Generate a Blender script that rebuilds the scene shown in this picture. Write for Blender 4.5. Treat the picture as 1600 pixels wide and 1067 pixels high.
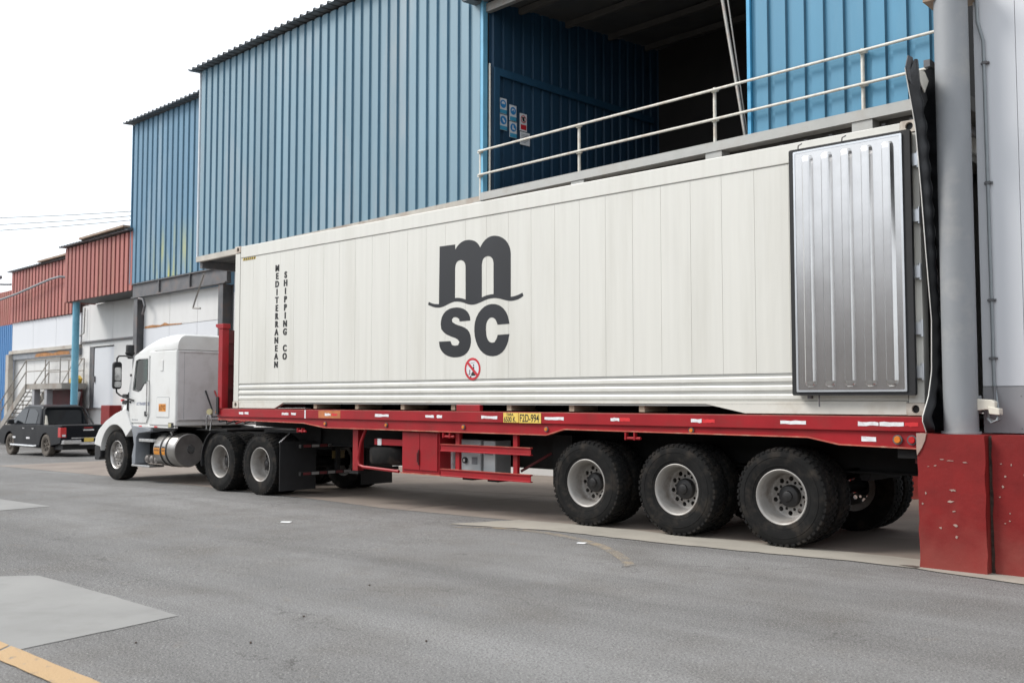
import bpy, bmesh, math, random
from mathutils import Vector, Matrix
R = math.radians
random.seed(7)
for o in list(bpy.data.objects):
    bpy.data.objects.remove(o)
scene = bpy.context.scene
COL = scene.collection

# ------------------------------------------------------------------ camera
cd = bpy.data.cameras.new('camera')
cam = bpy.data.objects.new('camera', cd); COL.objects.link(cam)
cam.location = (15.767, -9.769, 1.575)
cam.rotation_euler = (math.pi / 2 + 0.058, 0, 0.7433)
cd.sensor_width = 36.0
cd.lens = 34.99
cd.clip_start = 0.05
cd.clip_end = 2000
cd.dof.use_dof = True
cd.dof.focus_distance = 12.5
cd.dof.aperture_fstop = 2.4
scene.camera = cam

# ------------------------------------------------------------------ world, sun, exposure
SUN_POS = Vector((-0.80, -0.62, 0.92)).normalized()
world = bpy.data.worlds.new('World'); scene.world = world
world.use_nodes = True
wn, wl = world.node_tree.nodes, world.node_tree.links
wn.clear()
out = wn.new('ShaderNodeOutputWorld'); bg = wn.new('ShaderNodeBackground')
sky = wn.new('ShaderNodeTexSky'); sky.sky_type = 'NISHITA'; sky.sun_disc = False
sky.sun_elevation = math.asin(SUN_POS.z)
sky.sun_rotation = math.atan2(SUN_POS.x, SUN_POS.y)
mixw = wn.new('ShaderNodeMix'); mixw.data_type = 'RGBA'
mixw.inputs[0].default_value = 0.86                      # even overcast veil over the clear sky
mixw.inputs[7].default_value = (9.3, 9.7, 10.2, 1)
wl.new(sky.outputs[0], mixw.inputs[6]); wl.new(mixw.outputs[2], bg.inputs[0])
bg.inputs[1].default_value = 0.080
wl.new(bg.outputs[0], out.inputs[0])
sd = bpy.data.lights.new('sun', 'SUN'); sd.energy = 1.5; sd.angle = R(20); sd.color = (1, .965, .92)
sun = bpy.data.objects.new('sun', sd); COL.objects.link(sun)
sun.location = (-10, -20, 30)
sun.rotation_euler = (-SUN_POS).to_track_quat('-Z', 'Y').to_euler()
scene.view_settings.view_transform = 'Standard'
scene.view_settings.look = 'None'
scene.view_settings.exposure = 1.08
scene.view_settings.gamma = 1
scene.view_settings.use_curve_mapping = False

# ------------------------------------------------------------------ frames
TH = R(3.0); Y0 = 5.07            # the row of buildings stands 3 degrees off the trailer's axis
def bp(s, t, z):
    return Vector((s * math.cos(TH) + t * math.sin(TH), Y0 - s * math.sin(TH) + t * math.cos(TH), z))
GZ = [(-400, -.62), (-40, -.62), (-22.2, -.43), (-19, -.38), (-4.5, -.125), (.3, -.085), (8, 0), (400, 0)]
def gz(x):
    for (a, za), (b, zb) in zip(GZ, GZ[1:]):
        if x <= b:
            return za + (zb - za) * (x - a) / (b - a)
    return 0.0
ORG = {}

# ------------------------------------------------------------------ materials
MATS = {}
def M(name, col, rough=.6, metal=0.0, var=.12, scale=2.5, streak=None, dirt=None, dscale=1.2, damt=.5, bump=0, bscale=40,
      rand=0.0, emit=0, spec=.5, streak2=None, detail=6):
    if name in MATS:
        return MATS[name]
    m = bpy.data.materials.new(name); m.use_nodes = True
    n, l = m.node_tree.nodes, m.node_tree.links
    b = n['Principled BSDF']
    tc = n.new('ShaderNodeTexCoord')
    src = tc.outputs['Object']
    def mapped(sc):
        mp = n.new('ShaderNodeMapping'); mp.inputs['Scale'].default_value = sc
        l.new(src, mp.inputs[0]); return mp.outputs[0]
    def noise(vec, s, d=6, r=.55):
        t = n.new('ShaderNodeTexNoise'); t.inputs['Scale'].default_value = s
        t.inputs['Detail'].default_value = d; t.inputs['Roughness'].default_value = r
        l.new(vec, t.inputs['Vector']); return t.outputs[0]
    def ramp(x, a, c):
        r = n.new('ShaderNodeMapRange'); r.inputs[1].default_value = a; r.inputs[2].default_value = c
        l.new(x, r.inputs[0]); return r.outputs[0]
    def mix(f, c1, c2):
        x = n.new('ShaderNodeMix'); x.data_type = 'RGBA'
        if isinstance(f, float): x.inputs[0].default_value = f
        else: l.new(f, x.inputs[0])
        for i, c in ((6, c1), (7, c2)):
            if isinstance(c, tuple): x.inputs[i].default_value = (*c, 1)
            else: l.new(c, x.inputs[i])
        return x.outputs[2]
    lo = tuple(max(0, c * (1 - var)) for c in col); hi = tuple(min(1, c * (1 + var)) for c in col)
    v0 = mapped((1, 1, streak)) if streak else src
    c = mix(ramp(noise(v0, scale, detail), .3, .7), lo, hi)
    if dirt:
        v1 = mapped((1, 1, streak2)) if streak2 else src
        f = ramp(noise(v1, dscale, 8, .62), .5, .78)
        mu = n.new('ShaderNodeMath'); mu.operation = 'MULTIPLY'; mu.inputs[1].default_value = damt
        l.new(f, mu.inputs[0]); c = mix(mu.outputs[0], c, dirt)
    if rand:
        oi = n.new('ShaderNodeObjectInfo'); h = n.new('ShaderNodeHueSaturation')
        r = n.new('ShaderNodeMapRange'); r.inputs[3].default_value = 1 - rand; r.inputs[4].default_value = 1 + rand
        l.new(oi.outputs['Random'], r.inputs[0]); l.new(r.outputs[0], h.inputs['Value'])
        l.new(c, h.inputs['Color']); c = h.outputs[0]
    l.new(c, b.inputs['Base Color'])
    b.inputs['Roughness'].default_value = rough; b.inputs['Metallic'].default_value = metal
    b.inputs['Specular IOR Level'].default_value = spec
    if bump:
        bu = n.new('ShaderNodeBump'); bu.inputs['Strength'].default_value = bump; bu.inputs['Distance'].default_value = .01
        l.new(noise(src, bscale, 8, .7), bu.inputs['Height']); l.new(bu.outputs[0], b.inputs['Normal'])
    if emit:
        b.inputs['Emission Color'].default_value = (*col, 1); b.inputs['Emission Strength'].default_value = emit
    MATS[name] = m
    return m

RUST = (.16, .07, .03)
white_cont = M('container_paint', (.625, .613, .562), .42, 0, .035, 11, streak=.03, dirt=(.42, .40, .34), dscale=2.2, damt=.4, streak2=.1)
cont_frame = M('container_frame', (.62, .60, .54), .5, 0, .06, 3, dirt=(.34, .27, .19), dscale=3, damt=.55)
cast_mat = M('casting_paint', (.55, .49, .42), .6, 0, .12, 6, dirt=RUST, dscale=7, damt=.8)
beige_mat = M('beige_steel', (.42, .36, .26), .6, 0, .15, 5, dirt=RUST, dscale=4, damt=.4)
seam_mat = M('seam_grey', (.33, .33, .31), .7)  # grey backing that shows in the panel joints
logo_mat = M('logo_ink', (.008, .009, .012), .5, 0, .25, 2, streak=.3)
steel_mat = M('stainless_liner', (.60, .59, .58), .25, 1.0, .05, 4, dirt=(.40, .38, .36), dscale=1.4, damt=.4, bump=.02, bscale=3)
alu_mat = M('aluminium_trim', (.62, .64, .66), .35, .8, .06, 5)
gasket_mat = M('rubber_gasket', (.008, .008, .009), .65, 0, .3, 8)
red_mat = M('trailer_red', (.29, .009, .014), .45, 0, .16, 2.2, dirt=(.17, .03, .025), dscale=3.5, damt=.6, spec=.35, rand=0)
red_edge = M('worn_red_edge', (.42, .09, .06), .5, 0, .25, 5, dirt=(.5, .36, .25), dscale=6, damt=.7)
red_dark = M('chassis_red', (.085, .006, .008), .6, 0, .25, 3, dirt=(.03, .02, .02), dscale=2, damt=.8)
black_mat = M('chassis_black', (.008, .008, .008), .7, 0, .3, 5, dirt=(.025, .021, .019), dscale=4, damt=.5, spec=.25)
rubber_mat = M('tyre_rubber', (.010, .0098, .0096), .88, 0, .25, 9, dirt=(.055, .044, .034), dscale=4.5, damt=.8, spec=.2, bump=.15, bscale=60)
rubber_dusty = M('dusty_tyre', (.10, .085, .07), .9, 0, .25, 6, dirt=(.2, .17, .14), dscale=5, damt=.6)
rim_mat = M('rim_paint', (.32, .305, .285), .48, .25, .2, 5, dirt=(.08, .05, .03), dscale=5, damt=.9)
chrome_mat = M('polished_metal', (.60, .60, .60), .24, .9, .08, 5, dirt=(.18, .16, .14), dscale=7, damt=.7)
hub_mat = M('greasy_hub', (.022, .021, .021), .5, .2, .3, 10)
truck_white = M('truck_white', (.66, .66, .64), .32, 0, .03, 2, dirt=(.42, .39, .34), dscale=2.6, damt=.35)
truck_grey = M('truck_rear_panel', (.60, .58, .575), .45, 0, .05, 2, dirt=(.34, .30, .27), dscale=3.4, damt=.45)
plastic_grey = M('grey_plastic', (.20, .215, .235), .6, 0, .15, 3, dirt=(.32, .31, .29), dscale=3, damt=.5)
tank_mat = M('tank_aluminium', (.40, .385, .365), .34, .85, .1, 4, dirt=(.17, .15, .13), dscale=3, damt=.6)
tank_end = M('tank_end', (.19, .175, .165), .55, .5, .15, 5, dirt=(.1, .09, .085), dscale=4, damt=.6)
orange_mat = M('orange_label', (.62, .24, .02), .5, 0, .15, 12)
yellow_plate = M('yellow_plate', (.70, .50, .10), .5, 0, .1, 12, dirt=(.4, .26, .06), dscale=6, damt=.4)
ink_mat = M('black_ink', (.012, .012, .012), .6)
blue_ink = M('navy_ink', (.06, .08, .16), .6)
white_tape = M('reflective_white', (.72, .73, .74), .4, 0, .12, 14, dirt=(.35, .12, .1), dscale=16, damt=.5)
red_tape = M('reflective_red', (.62, .03, .035), .4, 0, .12, 14)
amber_mat = M('amber_lens', (.62, .18, .02), .3, 0, .1, 14)
redlens_mat = M('red_lens', (.45, .02, .02), .25, 0, .15, 14)
lens_mat = M('lamp_lens', (.45, .40, .22), .3, 0, .1, 10)
pick_mat = M('pickup_paint', (.005, .006, .009), .3, 0, .2, 2, dirt=(.02, .019, .018), dscale=2, damt=.5, spec=.16)
pick_trim = M('pickup_trim', (.012, .012, .013), .55)
grey_box = M('control_box_grey', (.46, .49, .50), .5, 0, .05, 4, dirt=(.3, .3, .29), dscale=4, damt=.4)
box_side = M('control_box_side', (.24, .25, .255), .6, 0, .1, 4)
def glass(name, tint, rough=.02):
    if name in MATS: return MATS[name]
    m = bpy.data.materials.new(name); m.use_nodes = True
    n, l = m.node_tree.nodes, m.node_tree.links
    n.clear(); o = n.new('ShaderNodeOutputMaterial'); mx = n.new('ShaderNodeMixShader')
    fr = n.new('ShaderNodeFresnel'); fr.inputs[0].default_value = 1.5
    tr = n.new('ShaderNodeBsdfTransparent'); tr.inputs[0].default_value = (*tint, 1)
    gl = n.new('ShaderNodeBsdfGlossy'); gl.inputs['Roughness'].default_value = rough
    l.new(fr.outputs[0], mx.inputs[0]); l.new(tr.outputs[0], mx.inputs[1]); l.new(gl.outputs[0], mx.inputs[2])
    l.new(mx.outputs[0], o.inputs[0]); MATS[name] = m; return m
glass_mat = glass('cab_glass', (.45, .56, .53))
tint_glass = glass('tinted_glass', (.05, .055, .06))
blue_clad = M('blue_cladding', (.160, .258, .315), .55, 0, .13, 1.0, streak=.1, dirt=(.31, .33, .345), dscale=.5, damt=.85, streak2=.3, rand=.05)
blue_clad2 = M('streaked_blue_cladding', (.090, .195, .285), .52, 0, .10, 1.0, streak=.1, dirt=(.30, .36, .38), dscale=.8, damt=.6, streak2=.3, rand=.05)
blue_right = M('bright_blue_cladding', (.060, .215, .335), .5, 0, .07, 1.0, streak=.1, dirt=(.20, .36, .46), dscale=.8, damt=.4, streak2=.2, rand=.04)
blue_in = M('shaded_inner_blue', (.013, .047, .09), .55, 0, .1, 1.2, streak=.1, rand=.05)  # bay cladding darkened: the shade inside is put into the colour
red_clad = M('red_cladding', (.34, .108, .088), .6, 0, .16, 1.6, streak=.08, dirt=(.25, .13, .075), dscale=1.3, damt=.85, streak2=.12, rand=.06)
blue_paint = M('pillar_blue', (.13, .36, .48), .5, 0, .12, 3, dirt=(.3, .4, .42), dscale=3, damt=.5)
roof_mat = M('roof_zinc', (.16, .165, .17), .55, .3, .2, 3, dirt=(.1, .08, .06), dscale=2, damt=.5)
rust_trim = M('rusty_flashing', (.30, .22, .16), .7, .1, .2, 3, dirt=RUST, dscale=2, damt=.8)
flash_mat = M('flashing_grey', (.42, .39, .34), .6, .1, .12, 3, dirt=RUST, dscale=1.6, damt=.7)
steel_dark = M('weathered_steel', (.115, .115, .12), .6, .2, .25, 3, dirt=RUST, dscale=3, damt=.6)
slab_mat = M('balcony_concrete', (.40, .40, .38), .8, 0, .12, 2, dirt=(.25, .21, .17), dscale=2, damt=.6)
rail_mat = M('railing_cream', (.60, .575, .51), .5, 0, .12, 8, dirt=(.35, .2, .1), dscale=7, damt=.6)
white_wall = M('white_wall_panel', (.60, .595, .58), .6, 0, .04, 1.2, streak=.15, dirt=(.46, .44, .41), dscale=1.1, damt=.4, streak2=.2)
white_wall2 = M('clean_white_panel', (.57, .58, .60), .5, 0, .025, 1.2, streak=.15)
grey_base = M('grey_base_panel', (.285, .285, .295), .55, .1, .06, 3, dirt=(.2, .19, .18), dscale=3, damt=.4)
col_mat = M('column_grey', (.235, .245, .255), .55, .05, .12, 2.2, streak=.3, dirt=(.36, .35, .33), dscale=2.5, damt=.6)
plinth_mat = M('red_plinth_paint', (.20, .012, .011), .55, 0, .22, 2.2, dirt=(.13, .012, .011), dscale=2.4, damt=.7, spec=.3, bump=.3, bscale=14)
chip_mat = M('bare_plaster', (.34, .24, .20), .85, 0, .15, 9)
dark_in = M('inner_dark_wall', (.015, .013, .012), .85, 0, .2, 1.5)  # near black, carries the darkness of the interior in its colour
dark_red_in = M('inner_red_wall', (.07, .008, .007), .8, 0, .2, 1.5)  # red wall base with the bay's shade in its colour
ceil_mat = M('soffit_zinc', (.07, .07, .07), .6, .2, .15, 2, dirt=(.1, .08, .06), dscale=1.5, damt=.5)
pipe_mat = M('galvanised_pipe', (.30, .29, .27), .5, .5, .15, 6, dirt=RUST, dscale=6, damt=.6)
conduit_mat = M('conduit_grey', (.22, .24, .25), .5, .3, .1, 6)
cream_box = M('cream_plastic', (.62, .58, .49), .5)
curtain_mat = M('black_curtain', (.010, .0105, .012), .36, 0, .3, 3, bump=.6, bscale=7)
pipe_white = M('white_piping', (.70, .68, .63), .6)
cloth_red = M('red_cloth', (.55, .02, .03), .7)
sign_white = M('sign_white', (.62, .63, .64), .5, 0, .06, 8)
sign_blue = M('sign_blue', (.02, .20, .46), .5)
sign_teal = M('sign_caption', (.05, .28, .44), .5)
sign_red = M('sign_red', (.48, .02, .03), .5)
paper_mat = M('paper', (.75, .75, .74), .8)
dirt_mat = M('dirt', (.07, .05, .04), .95, 0, .4, 20)
green_mat = M('green_tag', (.05, .35, .22), .6)

# asphalt: worn grey with aggregate speckle, dark worn bands, cracks
def asphalt():
    m = bpy.data.materials.new('asphalt'); m.use_nodes = True
    n, l = m.node_tree.nodes, m.node_tree.links
    b = n['Principled BSDF']; tc = n.new('ShaderNodeTexCoord'); src = tc.outputs['Object']
    def noise(s, d=6, r=.6, sc=None, rot=0):
        v = src
        if sc:
            mp = n.new('ShaderNodeMapping'); mp.inputs['Scale'].default_value = sc; mp.inputs['Rotation'].default_value = (0, 0, rot)
            l.new(src, mp.inputs[0]); v = mp.outputs[0]
        t = n.new('ShaderNodeTexNoise'); t.inputs['Scale'].default_value = s; t.inputs['Detail'].default_value = d
        t.inputs['Roughness'].default_value = r; l.new(v, t.inputs['Vector']); return t.outputs[0]
    def mr(x, a, c, lo=0, hi=1):
        r = n.new('ShaderNodeMapRange'); r.inputs[1].default_value = a; r.inputs[2].default_value = c
        r.inputs[3].default_value = lo; r.inputs[4].default_value = hi; l.new(x, r.inputs[0]); return r.outputs[0]
    def mix(f, c1, c2, mode='MIX'):
        x = n.new('ShaderNodeMix'); x.data_type = 'RGBA'; x.blend_type = mode
        if isinstance(f, float): x.inputs[0].default_value = f
        else: l.new(f, x.inputs[0])
        for i, c in ((6, c1), (7, c2)):
            if isinstance(c, tuple): x.inputs[i].default_value = (*c, 1)
            else: l.new(c, x.inputs[i])
        return x.outputs[2]
    def mul(a, k):
        x = n.new('ShaderNodeMath'); x.operation = 'MULTIPLY'; l.new(a, x.inputs[0])
        if isinstance(k, float): x.inputs[1].default_value = k
        else: l.new(k, x.inputs[1])
        return x.outputs[0]
    c = mix(mr(noise(.35, 5, .6, (.35, 1, 1), .08), .34, .68), (.125, .121, .116), (.228, .223, .216))
    c = mix(mul(mr(noise(.9, 6, .65), .46, .70), .65), c, (.118, .106, .092))
    c = mix(mul(mr(noise(.5, 7, .62, (.18, 1.6, 1), .10), .50, .66), .55), c, (.085, .081, .077))
    c = mix(mul(mr(noise(.4, 5, .55, (.22, 1.3, 1), .04), .53, .70), .55), c, (.285, .282, .275))
    c = mix(mul(mr(noise(2.6, 6, .7), .62, .74), .6), c, (.20, .165, .125))
    c = mix(mul(mr(noise(62, 3, .75), .50, .62), .85), c, (.055, .053, .050))
    c = mix(mul(mr(noise(70, 3, .75, (1, 1, 1), .7), .55, .66), .8), c, (.40, .39, .365))
    c = mix(mul(mr(noise(24, 4, .7), .55, .68), .55), c, (.085, .08, .074))
    vo = n.new('ShaderNodeTexVoronoi'); vo.feature = 'DISTANCE_TO_EDGE'; vo.inputs['Scale'].default_value = .42
    mp = n.new('ShaderNodeMapping'); mp.inputs['Scale'].default_value = (.6, 1.25, 1)
    wob = n.new('ShaderNodeTexNoise'); wob.inputs['Scale'].default_value = 2.2; wob.inputs['Detail'].default_value = 8
    wob.inputs['Roughness'].default_value = .68
    l.new(src, wob.inputs['Vector'])
    add = n.new('ShaderNodeMix'); add.data_type = 'RGBA'; add.blend_type = 'LINEAR_LIGHT'; add.inputs[0].default_value = .55
    l.new(src, add.inputs[6]); l.new(wob.outputs['Color'], add.inputs[7]); l.new(add.outputs[2], mp.inputs[0]); l.new(mp.outputs[0], vo.inputs['Vector'])
    crack = mr(vo.outputs['Distance'], .002, .008, 1, 0)
    crack = mul(mul(crack, mr(noise(.55, 3, .5), .50, .60)), mr(noise(5, 4, .6), .40, .55))
    c = mix(mul(crack, .75), c, (.045, .04, .036))
    l.new(c, b.inputs['Base Color']); b.inputs['Roughness'].default_value = .85
    b.inputs['Specular IOR Level'].default_value = .35
    bu = n.new('ShaderNodeBump'); bu.inputs['Strength'].default_value = .8; bu.inputs['Distance'].default_value = .012
    l.new(noise(58, 4, .75), bu.inputs['Height']); l.new(bu.outputs[0], b.inputs['Normal'])
    return m
asphalt_mat = asphalt()
apron_mat = M('apron_concrete', (.215, .178, .148), .8, 0, .12, .9, dirt=(.13, .095, .085), dscale=.8, damt=.75, bump=.2, bscale=30)
strip_mat = M('pale_concrete', (.31, .285, .24), .8, 0, .1, 1.4, dirt=(.20, .18, .155), dscale=1.6, damt=.65, bump=.2, bscale=40)
patch_mat = M('patch_concrete', (.225, .22, .207), .75, 0, .09, 1.1, dirt=(.155, .15, .14), dscale=2, damt=.7, bump=.15, bscale=60)
def worn_paint(name, col, lo, hi, amt, scale):
    m = asphalt_mat.copy(); m.name = name
    n, l = m.node_tree.nodes, m.node_tree.links
    b = n['Principled BSDF']; old = b.inputs['Base Color'].links[0].from_socket
    tc = n.new('ShaderNodeTexCoord'); no = n.new('ShaderNodeTexNoise'); no.inputs['Scale'].default_value = scale
    no.inputs['Detail'].default_value = 9; no.inputs['Roughness'].default_value = .7; l.new(tc.outputs['Object'], no.inputs['Vector'])
    r = n.new('ShaderNodeMapRange'); r.inputs[1].default_value = lo; r.inputs[2].default_value = hi; r.inputs[4].default_value = amt; l.new(no.outputs[0], r.inputs[0])
    mx = n.new('ShaderNodeMix'); mx.data_type = 'RGBA'; mx.inputs[7].default_value = (*col, 1)
    l.new(r.outputs[0], mx.inputs[0]); l.new(old, mx.inputs[6]); l.new(mx.outputs[2], b.inputs['Base Color'])
    return m
line_mat = worn_paint('yellow_line_paint', (.47, .315, .165), .30, .42, .93, 9)
arc_mat = worn_paint('faded_yellow_paint', (.36, .265, .145), .40, .66, .6, 5)

def dusty_foot(mat, z0, z1, col):
    n, l = mat.node_tree.nodes, mat.node_tree.links
    b = n['Principled BSDF']; old = b.inputs['Base Color'].links[0].from_socket
    tc = n.new('ShaderNodeTexCoord'); sep = n.new('ShaderNodeSeparateXYZ'); l.new(tc.outputs['Object'], sep.inputs[0])
    no = n.new('ShaderNodeTexNoise'); no.inputs['Scale'].default_value = 5; no.inputs['Detail'].default_value = 8; l.new(tc.outputs['Object'], no.inputs['Vector'])
    ad = n.new('ShaderNodeMath'); ad.operation = 'MULTIPLY_ADD'; ad.inputs[1].default_value = -.9; l.new(no.outputs[0], ad.inputs[0]); l.new(sep.outputs[2], ad.inputs[2])
    r = n.new('ShaderNodeMapRange'); r.inputs[1].default_value = z1 - .45; r.inputs[2].default_value = z0 - .45; r.inputs[4].default_value = .38; l.new(ad.outputs[0], r.inputs[0])
    mx = n.new('ShaderNodeMix'); mx.data_type = 'RGBA'; mx.inputs[7].default_value = (*col, 1)
    l.new(r.outputs[0], mx.inputs[0]); l.new(old, mx.inputs[6]); l.new(mx.outputs[2], b.inputs['Base Color'])
dusty_foot(plinth_mat, .0, .55, (.27, .09, .07))
# ------------------------------------------------------------------ mesh builder
class MB:
    def __init__(s): s.v = []; s.f = []
    def add(s, vs, fs):
        k = len(s.v); s.v += [tuple(p) for p in vs]; s.f += [tuple(i + k for i in q) for q in fs]; return s
    def box(s, x0, x1, y0, y1, z0, z1):
        return s.add([(x0, y0, z0), (x1, y0, z0), (x1, y1, z0), (x0, y1, z0), (x0, y0, z1), (x1, y0, z1), (x1, y1, z1), (x0, y1, z1)],
                     [(0, 3, 2, 1), (4, 5, 6, 7), (0, 1, 5, 4), (1, 2, 6, 5), (2, 3, 7, 6), (3, 0, 4, 7)])
    def prism(s, poly, axis, a, b):
        n = len(poly)
        def P(p, w):
            return {'X': (w, p[0], p[1]), 'Y': (p[0], w, p[1]), 'Z': (p[0], p[1], w)}[axis]
        return s.add([P(p, a) for p in poly] + [P(p, b) for p in poly],
                     [tuple(range(n))[::-1], tuple(range(n, 2 * n))] + [(i, (i + 1) % n, n + (i + 1) % n, n + i) for i in range(n)])
    def loft(s, rings, closed=True, caps=True):
        n = len(rings[0]); k = len(rings); vs = [p for r in rings for p in r]; fs = []
        for j in range(k - 1):
            for i in range(n if closed else n - 1):
                i2 = (i + 1) % n
                fs.append((j * n + i, j * n + i2, (j + 1) * n + i2, (j + 1) * n + i))
        if caps: fs += [tuple(range(n))[::-1], tuple(range((k - 1) * n, k * n))]
        return s.add(vs, fs)
    def cyl(s, p0, p1, r0, r1=None, n=16):
        r1 = r0 if r1 is None else r1
        p0, p1 = Vector(p0), Vector(p1); d = (p1 - p0).normalized()
        a = d.orthogonal().normalized(); b = d.cross(a)
        rg = lambda p, r: [tuple(p + (a * math.cos(t) + b * math.sin(t)) * r) for t in [2 * math.pi * i / n for i in range(n)]]
        return s.loft([rg(p0, r0), rg(p1, r1)])
    def tube(s, pts, r, n=8):
        pts = [Vector(p) for p in pts]; rings = []; a = None
        for i, p in enumerate(pts):
            d = (pts[min(i + 1, len(pts) - 1)] - pts[max(i - 1, 0)]).normalized()
            a = d.orthogonal().normalized() if a is None else (a - d * a.dot(d)).normalized()
            b = d.cross(a)
            rings.append([tuple(p + (a * math.cos(t) + b * math.sin(t)) * r) for t in [2 * math.pi * k / n for k in range(n)]])
        return s.loft(rings)
    def lathe(s, prof, c=(0, 0, 0), axis='Y', n=40, close=False):
        rings = []
        for r, a in prof:
            ring = []
            for i in range(n):
                t = 2 * math.pi * i / n; u, w = r * math.cos(t), r * math.sin(t)
                ring.append({'Y': (c[0] + u, c[1] + a, c[2] + w), 'X': (c[0] + a, c[1] + u, c[2] + w), 'Z': (c[0] + u, c[1] + w, c[2] + a)}[axis])
            rings.append(ring)
        if close: rings.append(rings[0])
        return s.loft(rings, caps=False)
    def build(s, name, mat, parent=None, org=None, frame='W', smooth=False, bevel=0, **props):
        o0 = ORG.get(parent, org or (0, 0, 0))
        me = bpy.data.meshes.new(name)
        me.from_pydata([(p[0] - o0[0], p[1] - o0[1], p[2] - o0[2]) for p in s.v], [], s.f)
        bm = bmesh.new(); bm.from_mesh(me); bmesh.ops.recalc_face_normals(bm, faces=bm.faces); bm.to_mesh(me); bm.free()
        return place(me, name, mat, parent, o0, frame, smooth, bevel, props)

def place(me, name, mat, parent, o0, frame, smooth=False, bevel=0, props={}):
    me.materials.clear(); me.materials.append(mat)
    ob = bpy.data.objects.new(name, me); COL.objects.link(ob)
    if smooth:
        me.polygons.foreach_set('use_smooth', [True] * len(me.polygons))
        try: me.set_sharp_from_angle(angle=R(35))
        except Exception: pass
    if parent is not None:
        ob.parent = parent; ORG[ob] = ORG.get(parent, (0, 0, 0))
    else:
        ORG[ob] = o0
        ob.location = bp(*o0) if frame == 'B' else o0
        if frame == 'B': ob.rotation_euler = (0, 0, -TH)
    if bevel:
        bv = ob.modifiers.new('bevel', 'BEVEL'); bv.width = bevel; bv.segments = 2; bv.limit_method = 'ANGLE'; bv.angle_limit = R(40)
    for k, v in props.items(): ob[k] = v
    return ob

def thing(name, label, cat, org, frame='W', group=None):
    o = bpy.data.objects.new(name, None); COL.objects.link(o)
    o.empty_display_size = .3
    o.location = bp(*org) if frame == 'B' else org
    if frame == 'B': o.rotation_euler = (0, 0, -TH)
    o['label'] = label; o['category'] = cat
    if group: o['group'] = group
    ORG[o] = org
    return o
def box(name, mat, parent, *d, bevel=0, **k): return MB().box(*d).build(name, mat, parent, bevel=bevel, **k)
def prism(name, mat, parent, poly, axis, a, b, bevel=0, **k): return MB().prism(poly, axis, a, b).build(name, mat, parent, bevel=bevel, **k)
def cyl(name, mat, parent, p0, p1, r, r1=None, n=16, **k): return MB().cyl(p0, p1, r, r1, n).build(name, mat, parent, smooth=True, **k)
def tube(name, mat, parent, pts, r, n=8, **k): return MB().tube(pts, r, n).build(name, mat, parent, smooth=True, **k)

def flat(name, mat, parent, splines, y, th=.004, axis='Y', sign=-1, **k):
    """filled outline with holes; 2D (u,v) laid in the plane perpendicular to axis, its face at y + sign*th"""
    cu = bpy.data.curves.new(name, 'CURVE'); cu.dimensions = '2D'; cu.fill_mode = 'BOTH'; cu.extrude = th / 2
    for sp in splines:
        q = cu.splines.new('POLY'); q.points.add(len(sp) - 1); q.use_cyclic_u = True
        for i, p in enumerate(sp): q.points[i].co = (p[0], p[1], 0, 1)
    return curve_mesh(cu, name, mat, parent, y + sign * th / 2, axis, sign, **k)
def curve_mesh(cu, name, mat, parent, y, axis, sign, **k):
    ob = bpy.data.objects.new('tmp', cu)
    me = bpy.data.meshes.new_from_object(ob)
    bpy.data.objects.remove(ob); bpy.data.curves.remove(cu)
    me.name = name
    o0 = ORG.get(parent, k.get('org', (0, 0, 0)))
    for v in me.vertices:
        u, w, d = v.co
        p = {'Y': (u, y + sign * d, w), 'X': (y + sign * d, u, w), 'Z': (u, w, y + sign * d)}[axis]
        v.co = (p[0] - o0[0], p[1] - o0[1], p[2] - o0[2])
    bm = bmesh.new(); bm.from_mesh(me); bmesh.ops.recalc_face_normals(bm, faces=bm.faces); bm.to_mesh(me); bm.free()
    return place(me, name, mat, parent, o0, k.get('frame', 'W'), props=k.get('props', {}))
def text(name, mat, parent, body, u, v, size, y, sx=1.0, bold=.0, axis='Y', sign=-1, th=.004, align='LEFT'):
    cu = bpy.data.curves.new(name, 'FONT'); cu.body = body; cu.size = size; cu.extrude = th / 2; cu.offset = bold; cu.align_x = align
    ob = bpy.data.objects.new('tmp', cu); me = bpy.data.meshes.new_from_object(ob)
    bpy.data.objects.remove(ob); bpy.data.curves.remove(cu); me.name = name
    o0 = ORG.get(parent, (0, 0, 0))
    for q in me.vertices:
        a, b, d = q.co; a = u + a * sx; b = v + b; yy = y + sign * (d + th / 2)
        p = {'Y': (a, yy, b), 'X': (yy, a, b)}[axis]
        q.co = (p[0] - o0[0], p[1] - o0[1], p[2] - o0[2])
    bm = bmesh.new(); bm.from_mesh(me); bmesh.ops.recalc_face_normals(bm, faces=bm.faces); bm.to_mesh(me); bm.free()
    return place(me, name, mat, parent, o0, 'W')
def ring(cx, cy, rx, ry=None, n=32):
    ry = ry or rx
    return [(cx + rx * math.cos(2 * math.pi * i / n), cy + ry * math.sin(2 * math.pi * i / n)) for i in range(n)]
def rrect(x0, x1, y0, y1, r, n=4):
    p = []
    for cx, cy, a0 in ((x1 - r, y1 - r, 0), (x0 + r, y1 - r, 90), (x0 + r, y0 + r, 180), (x1 - r, y0 + r, 270)):
        for i in range(n + 1):
            a = R(a0 + 90 * i / n); p.append((cx + r * math.cos(a), cy + r * math.sin(a)))
    return p

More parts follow.
